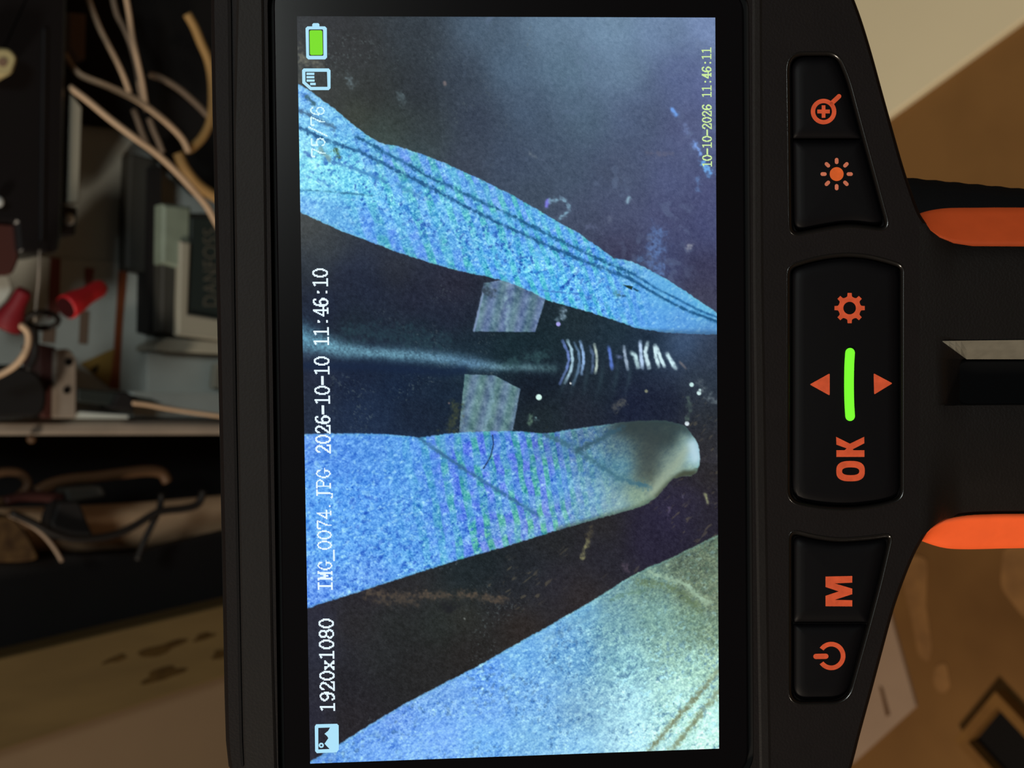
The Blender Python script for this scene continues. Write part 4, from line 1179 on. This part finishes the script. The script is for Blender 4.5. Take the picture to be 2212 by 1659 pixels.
# red wire connectors
def wire_nut(a, b, prof, y, m, label):
    pa, pb = on_y(*a, y[0]), on_y(*b, y[1])
    s = ((pa - CAM) @ FWD) / F_PX
    root = empty('wire_connector', at(pa), label, 'wire connector')
    mesh('connector_shell', *lathe(pa, pb, [(t, r * s) for t, r in prof], 24), M[m], root, smooth=True)
    ax = (pb - pa) / np.linalg.norm(pb - pa)
    r0 = prof[0][1] * s
    mesh('connector_mouth', *lathe(pa - ax * .0006, pa + ax * .004, [(0, r0 * .9), (1, r0 * .7)], 20), M['nut_in'], root)
    return root
wire_nut((143, 664), (222, 619), [(0, 27), (.05, 28), (.3, 25.5), (.5, 21), (.62, 19.5), (.9, 19.5), (1, 15)], (0.669, 0.677), 'red_nut', 'bright red twist-on wire connector with an open dark mouth, right of the two')
wire_nut((12, 706), (54, 626), [(0, 33), (.05, 34), (.35, 28), (.62, 19), (.92, 18), (1, 14)], (0.672, 0.664), 'red_dark', 'dark red twist-on wire connector at the left edge')
T([(86, 540), (84, 600), (79, 650), (76, 694)], 0.70, 3.2, 'rail', 'steel_rod', 'thin grey rod hanging between the two red connectors', 'rod', None)
# ring clip with its stem
a = np.linspace(0, 2 * math.pi, 25)[:-1]
ring = np.stack([92 + 34 * np.cos(a), 692 + 17 * np.sin(a)], 1)
ry = 0.69 + .006 * np.sin(a)
rc = empty('wire_clip', at(on_y(92, 712, .69)), 'black loop shaped wire clip between the two red connectors', 'clip')
W = on_y(ring[:, 0], ring[:, 1], ry)
L = []
for i in range(24):
    t = W[(i + 1) % 24] - W[i - 1]; t /= np.linalg.norm(t)
    u = np.cross(t, FWD); u /= np.linalg.norm(u); v = np.cross(t, u)
    q = np.arange(8) * math.pi / 4
    L.append(W[i] + .0016 * (np.outer(np.cos(q), u) + np.outer(np.sin(q), v)))
V, Fs = rings(L + [L[0]], False, False)
mesh('clip_loop', V, Fs, M['black_wire'], rc, smooth=True)
T([(72, 702), (76, 730), (74, 770), (60, 800)], .69, 8, 'black_wire', 'clip_stem', None, parent=rc)

# control module with its label
cm = empty('control_module', at(on_y(420, 735, .74)), 'white framed control module with a dark green lettered label beside the dark casing', 'control module')
mesh('module_body', *slab(A_((352, 470), (390, 460), (640, 460), (640, 728), (386, 724), (348, 716)), 0.742, 0.012, 4), M['sheet_dark'], cm)
mesh('module_cover', *slab(A_((352, 440), (414, 446), (412, 540), (392, 580), (350, 568)), 0.738, 0.012, 6), M['green_metal'], cm)
mesh('module_frame', *slab(A_((390, 520), (413, 524), (407, 678), (480, 690), (640, 702), (640, 748), (480, 736), (384, 724)), 0.735, 0.006, 4), M['white_metal'], cm)
gl = mesh('module_label', *slab(A_((413, 470), (640, 470), (640, 700), (480, 690), (407, 678)), 0.7375, 0.004, 2), M['green_label'], cm)
cu = bpy.data.curves.new('label_lettering', 'FONT')
cu.body = 'DANFOSS'; cu.size = 1.0; cu.align_x = 'LEFT'; cu.space_character = 1.08
tmp = bpy.data.objects.new('tmp', cu); C.objects.link(tmp)
bpy.context.view_layer.update()
tm = bpy.data.meshes.new_from_object(tmp)
tv = np.array([v.co[:] for v in tm.vertices]); tf = [tuple(p.vertices) for p in tm.polygons]
bpy.data.objects.remove(tmp)
mesh('label_lettering', on_y(470 - tv[:, 1] * 45, 664 - tv[:, 0] * 37, .7369), tf, M['letter'], gl, fix=False)

# beige wires, each its own
WIRES = [
 ([(178, -40), (196, 12), (215, 60), (238, 105), (256, 140), (270, 172), (280, 200)], .735, 6, 'beige_wire', 'beige wire running down from the top edge, leftmost of the upper wires'),
 ([(240, -20), (252, 30), (268, 62), (282, 96), (296, 150), (304, 200), (318, 240)], .742, 6, 'dull_wire', 'dull beige wire second from the left at the top edge, crossing its neighbour'),
 ([(270, -20), (279, 30), (286, 80), (297, 130), (308, 180), (316, 232)], .736, 6, 'beige_wire', 'beige wire third from the left at the top edge, nearly straight'),
 ([(140, 118), (154, 142), (178, 164), (232, 186), (290, 213), (330, 240), (366, 270), (394, 300), (408, 328)], [.725, .715, .715, .72], 7, 'beige_wire', 'long beige wire sloping from the black valve to the ochre cable, above the brightest wire'),
 ([(150, 188), (188, 216), (236, 256), (290, 297), (336, 330), (376, 366), (410, 402), (446, 444), (480, 500), (540, 560)], [.712, .70, .70, .71], 7.2, 'beige_wire', 'brightest beige wire sloping down to the edge of the inspection camera'),
 ([(288, 236), (298, 262), (308, 290), (318, 312)], .745, 6.5, 'dull_wire', 'short dull wire hanging just below the crossing of the beige wires, left one'),
 ([(322, 255), (332, 282), (342, 304), (352, 330)], .745, 6.5, 'dull_wire', 'short dull wire hanging just below the crossing of the beige wires, right one'),
 ([(322, 160), (350, 170), (384, 190), (414, 215), (440, 240), (468, 270)], .755, 7, 'dull_wire', 'dim beige wire curving right towards the ochre cable'),
]
for P, y, r, m, lb in WIRES:
    T(P, y, r, m, 'wire', lb)
T([(404, 30), (420, 58), (434, 92), (450, 130), (458, 175), (459, 225), (454, 262), (438, 296), (416, 318), (402, 326)], .73, 10, 'yellow_wire', 'cable', 'thick ochre cable bending beside the left edge of the inspection camera', 'cable', None)
T([(384, 330), (398, 362), (424, 396), (456, 420), (500, 446), (560, 480)], .728, 12, 'yellow_wire', 'cable', 'lower ochre cable disappearing behind the inspection camera under the brightest wire', 'cable', None)
T([(-40, 704), (0, 703), (34, 700), (56, 712), (62, 732), (56, 758), (38, 784), (10, 804), (-40, 826)], [.675, .665, .665, .675], 7.5, 'beige_wire', 'wire', 'beige wire looping below the dark red connector at the left edge')

# small parts standing on the divider
block([(-60, 792), (30, 786), (80, 800), (104, 840), (98, 900), (-60, 906)], 0.70, 0.03, 'black_and_shade', 'rubber_cap', 'black rounded cap standing on the divider at the left edge', 'cap', 8, 26)
block([(84, 742), (122, 750), (118, 903), (92, 903)], 0.722, 0.03, 'relay', 'side_bracket', 'dark brown bracket between the black cap and the drilled metal plate', 'bracket', 3, 4)
br = empty('drilled_plate', at(on_y(140, 904, .72)), 'grey metal plate with two round holes standing on the divider', 'bracket')
mesh('plate', *slab(rpoly([(119, 756), (150, 752), (166, 776), (166, 830), (165, 903), (116, 903)], [4, 12, 8, 4, 4, 4], 4), 0.715, 0.004, 3), M['rail'], br)
for x, y, r in ((149, 782, 8.5), (145, 843, 8)):
    mesh('hole', *slab(circ(x, y, r, 18), 0.7144, 0.001), M['hole'], br)
cn = empty('plug_connector', at(on_y(230, 890, .72)), 'dark green plug connector lying right of the drilled plate', 'connector')
mesh('plug_body', *slab(rpoly([(168, 838), (262, 848), (256, 878), (168, 868)], 4, 3), 0.715, 0.014, 3), M['connector'], cn)
mesh('plug_boot', *slab(rpoly([(256, 846), (276, 846), (291, 862), (288, 888), (238, 882), (248, 866)], 5, 3), 0.711, 0.018, 4), M['black_and_shade'], cn)
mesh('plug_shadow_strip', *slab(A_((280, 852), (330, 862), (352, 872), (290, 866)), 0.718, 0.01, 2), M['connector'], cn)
T([(284, 870), (318, 874), (360, 882), (420, 891), (480, 899), (560, 910)], .712, 5, 'beige_wire', 'wire', 'thin beige wire leaving the dark green plug connector', group='beige wires in the furnace')
mesh('mounting_foot', *slab(A_((165, 888), (278, 896), (278, 904), (165, 904)), 0.7185, 0.012, 2), M['sheet'], br)

# lower compartment
fp = T([(-160, 1152), (110, 1144), (300, 1135), (480, 1120), (760, 1101)], .82, 50, 'pipe', 'flue_pipe', 'cream pipe crossing the dark lower compartment behind black cables', 'pipe', None, n=28)
T([(78, 1062), (108, 1046), (150, 1036), (210, 1030), (270, 1022), (320, 1017), (350, 1022), (362, 1040)], .785, 12, 'brown_wire', 'cable', 'brown cable arching across the dark lower compartment', 'cable', None)
T([(-40, 1030), (10, 1020), (44, 1024), (60, 1044), (48, 1066), (20, 1080), (-40, 1090)], .785, 10, 'brown_wire', 'cable', 'brown cable loop at the left edge of the lower compartment', 'cable', None)
T([(10, 1084), (50, 1074), (90, 1072), (136, 1078)], .775, 12, 'red_wire', 'cable', 'dark red cable in the lower compartment', 'cable', None)
T([(24, 1108), (70, 1128), (108, 1148), (150, 1162), (200, 1163), (250, 1154), (290, 1136), (326, 1114), (350, 1104), (400, 1098), (428, 1088), (440, 1060)], .752, 8.5, 'black_wire', 'cable', 'long black cable draped across the cream pipe', 'cable', None)
T([(350, 1066), (344, 1100), (330, 1130), (310, 1172), (296, 1210)], .756, 7, 'black_wire', 'cable', 'short black cable hanging across the cream pipe', 'cable', None)
block([(128, 1084), (172, 1082), (190, 1130), (206, 1164), (110, 1168), (112, 1126)], 0.757, 0.02, 'black_and_shade', 'cable_clamp', 'black clamp holding the cables on the cream pipe', 'clamp', 5, 12)
block([(142, 1056), (220, 1050), (232, 1072), (150, 1086)], 0.768, 0.02, 'sheet_dark', 'sleeve', 'bluish grey sleeve above the black clamp', 'sleeve', 5, 8)
block([(-60, 1120), (26, 1112), (60, 1150), (88, 1206), (60, 1214), (-60, 1216)], 0.765, 0.02, 'insul', 'insulation_pad', 'tan insulation pad at the left edge of the lower compartment', 'insulation', 6, 14)
T([(20, 1112), (60, 1130), (92, 1154), (116, 1182), (134, 1212)], .755, 5, 'dull_wire', 'wire', 'thin beige wire slanting across the tan insulation pad')
dome(68, 948, .722, 10, 'brown_wire', 'rivet', furn)
# ------------------------------------------------------------------ things on the floor
M['cream_board'] = mat('cream_board', (226, 212, 178), 0.6, spec=0.25, var=0.03, scale=6)
M['paper'] = mat('greyish_paper', (152, 128, 108), 0.8, spec=0.15, var=0.05, scale=20)
M['fold'] = mat('fold_dark', (90, 64, 44), 0.9, spec=0.1)
M['wood_rim'] = mat('brown_wood_rim', (122, 86, 40), 0.6, spec=0.25, rgb2=(104, 70, 32), scale=40)
M['tray_in'] = mat('tray_black', (12, 9, 8), 0.8, spec=0.15)
M['mat_strip'] = mat('pale_strip', (136, 102, 62), 0.9, spec=0.1)

tag(mesh('cream_board', *plate(rpoly([(1800, 336), (2560, -214), (2500, -700), (1790, -60)], 6, 3), 0.0, 0.008, 3), M['cream_board']),
    'large cream board lying on the brown floor at the upper right', 'board')
pp = tag(mesh('paper_sheet', *plate(rpoly([(1908, 1270), (1932, 1360), (1978, 1526), (1838, 1652), (1770, 1600)], 4, 3), 0.0, 0.003, 1), M['paper']),
         'folded greyish paper on the floor beside the power button end of the inspection camera', 'paper')
mesh('fold_line', *plate(A_((1899, 1482), (1906, 1486), (1922, 1544), (1914, 1548)), 0.003, 0.0006), M['fold'], pp)
tr = empty('wooden_tray', at(on_floor(2230, 1630)), 'small oblong tray with a brown wooden rim and black inside on the floor', 'tray')
cA, cD = on_floor(2150, 1494, .014), on_floor(2062, 1600, .014)
e1 = cD - cA; side = np.linalg.norm(e1); e1 /= side
e2 = np.array([e1[1], -e1[0], 0.0])
if (e2 @ np.array([-1.0, -1.0, 0])) < 0: e2 = -e2                     # towards the viewer and to the left
def sq(i): return np.array([cA + e1 * i + e2 * i, cA + e1 * i + e2 * (side * 1.9 - i), cA + e1 * (side - i) + e2 * (side * 1.9 - i), cA + e1 * (side - i) + e2 * i])
o0, i0 = sq(0.0), sq(0.0078)
dz = A_(0, 0, .014)
V = list(map(tuple, np.vstack([o0, i0, o0 - dz, i0 - dz])))
Fs = []
for k in range(4):
    j = (k + 1) % 4
    Fs += [(k, j, 4 + j, 4 + k), (8 + k, 12 + k, 12 + j, 8 + j), (k, 8 + k, 8 + j, j), (4 + k, 4 + j, 12 + j, 12 + k)]
mesh('tray_rim', V, Fs, M['wood_rim'], tr)
q0 = sq(0.0075) - A_(0, 0, .011)
mesh('tray_bottom', *rings([q0, q0 - A_(0, 0, .0029)]), M['tray_in'], tr)
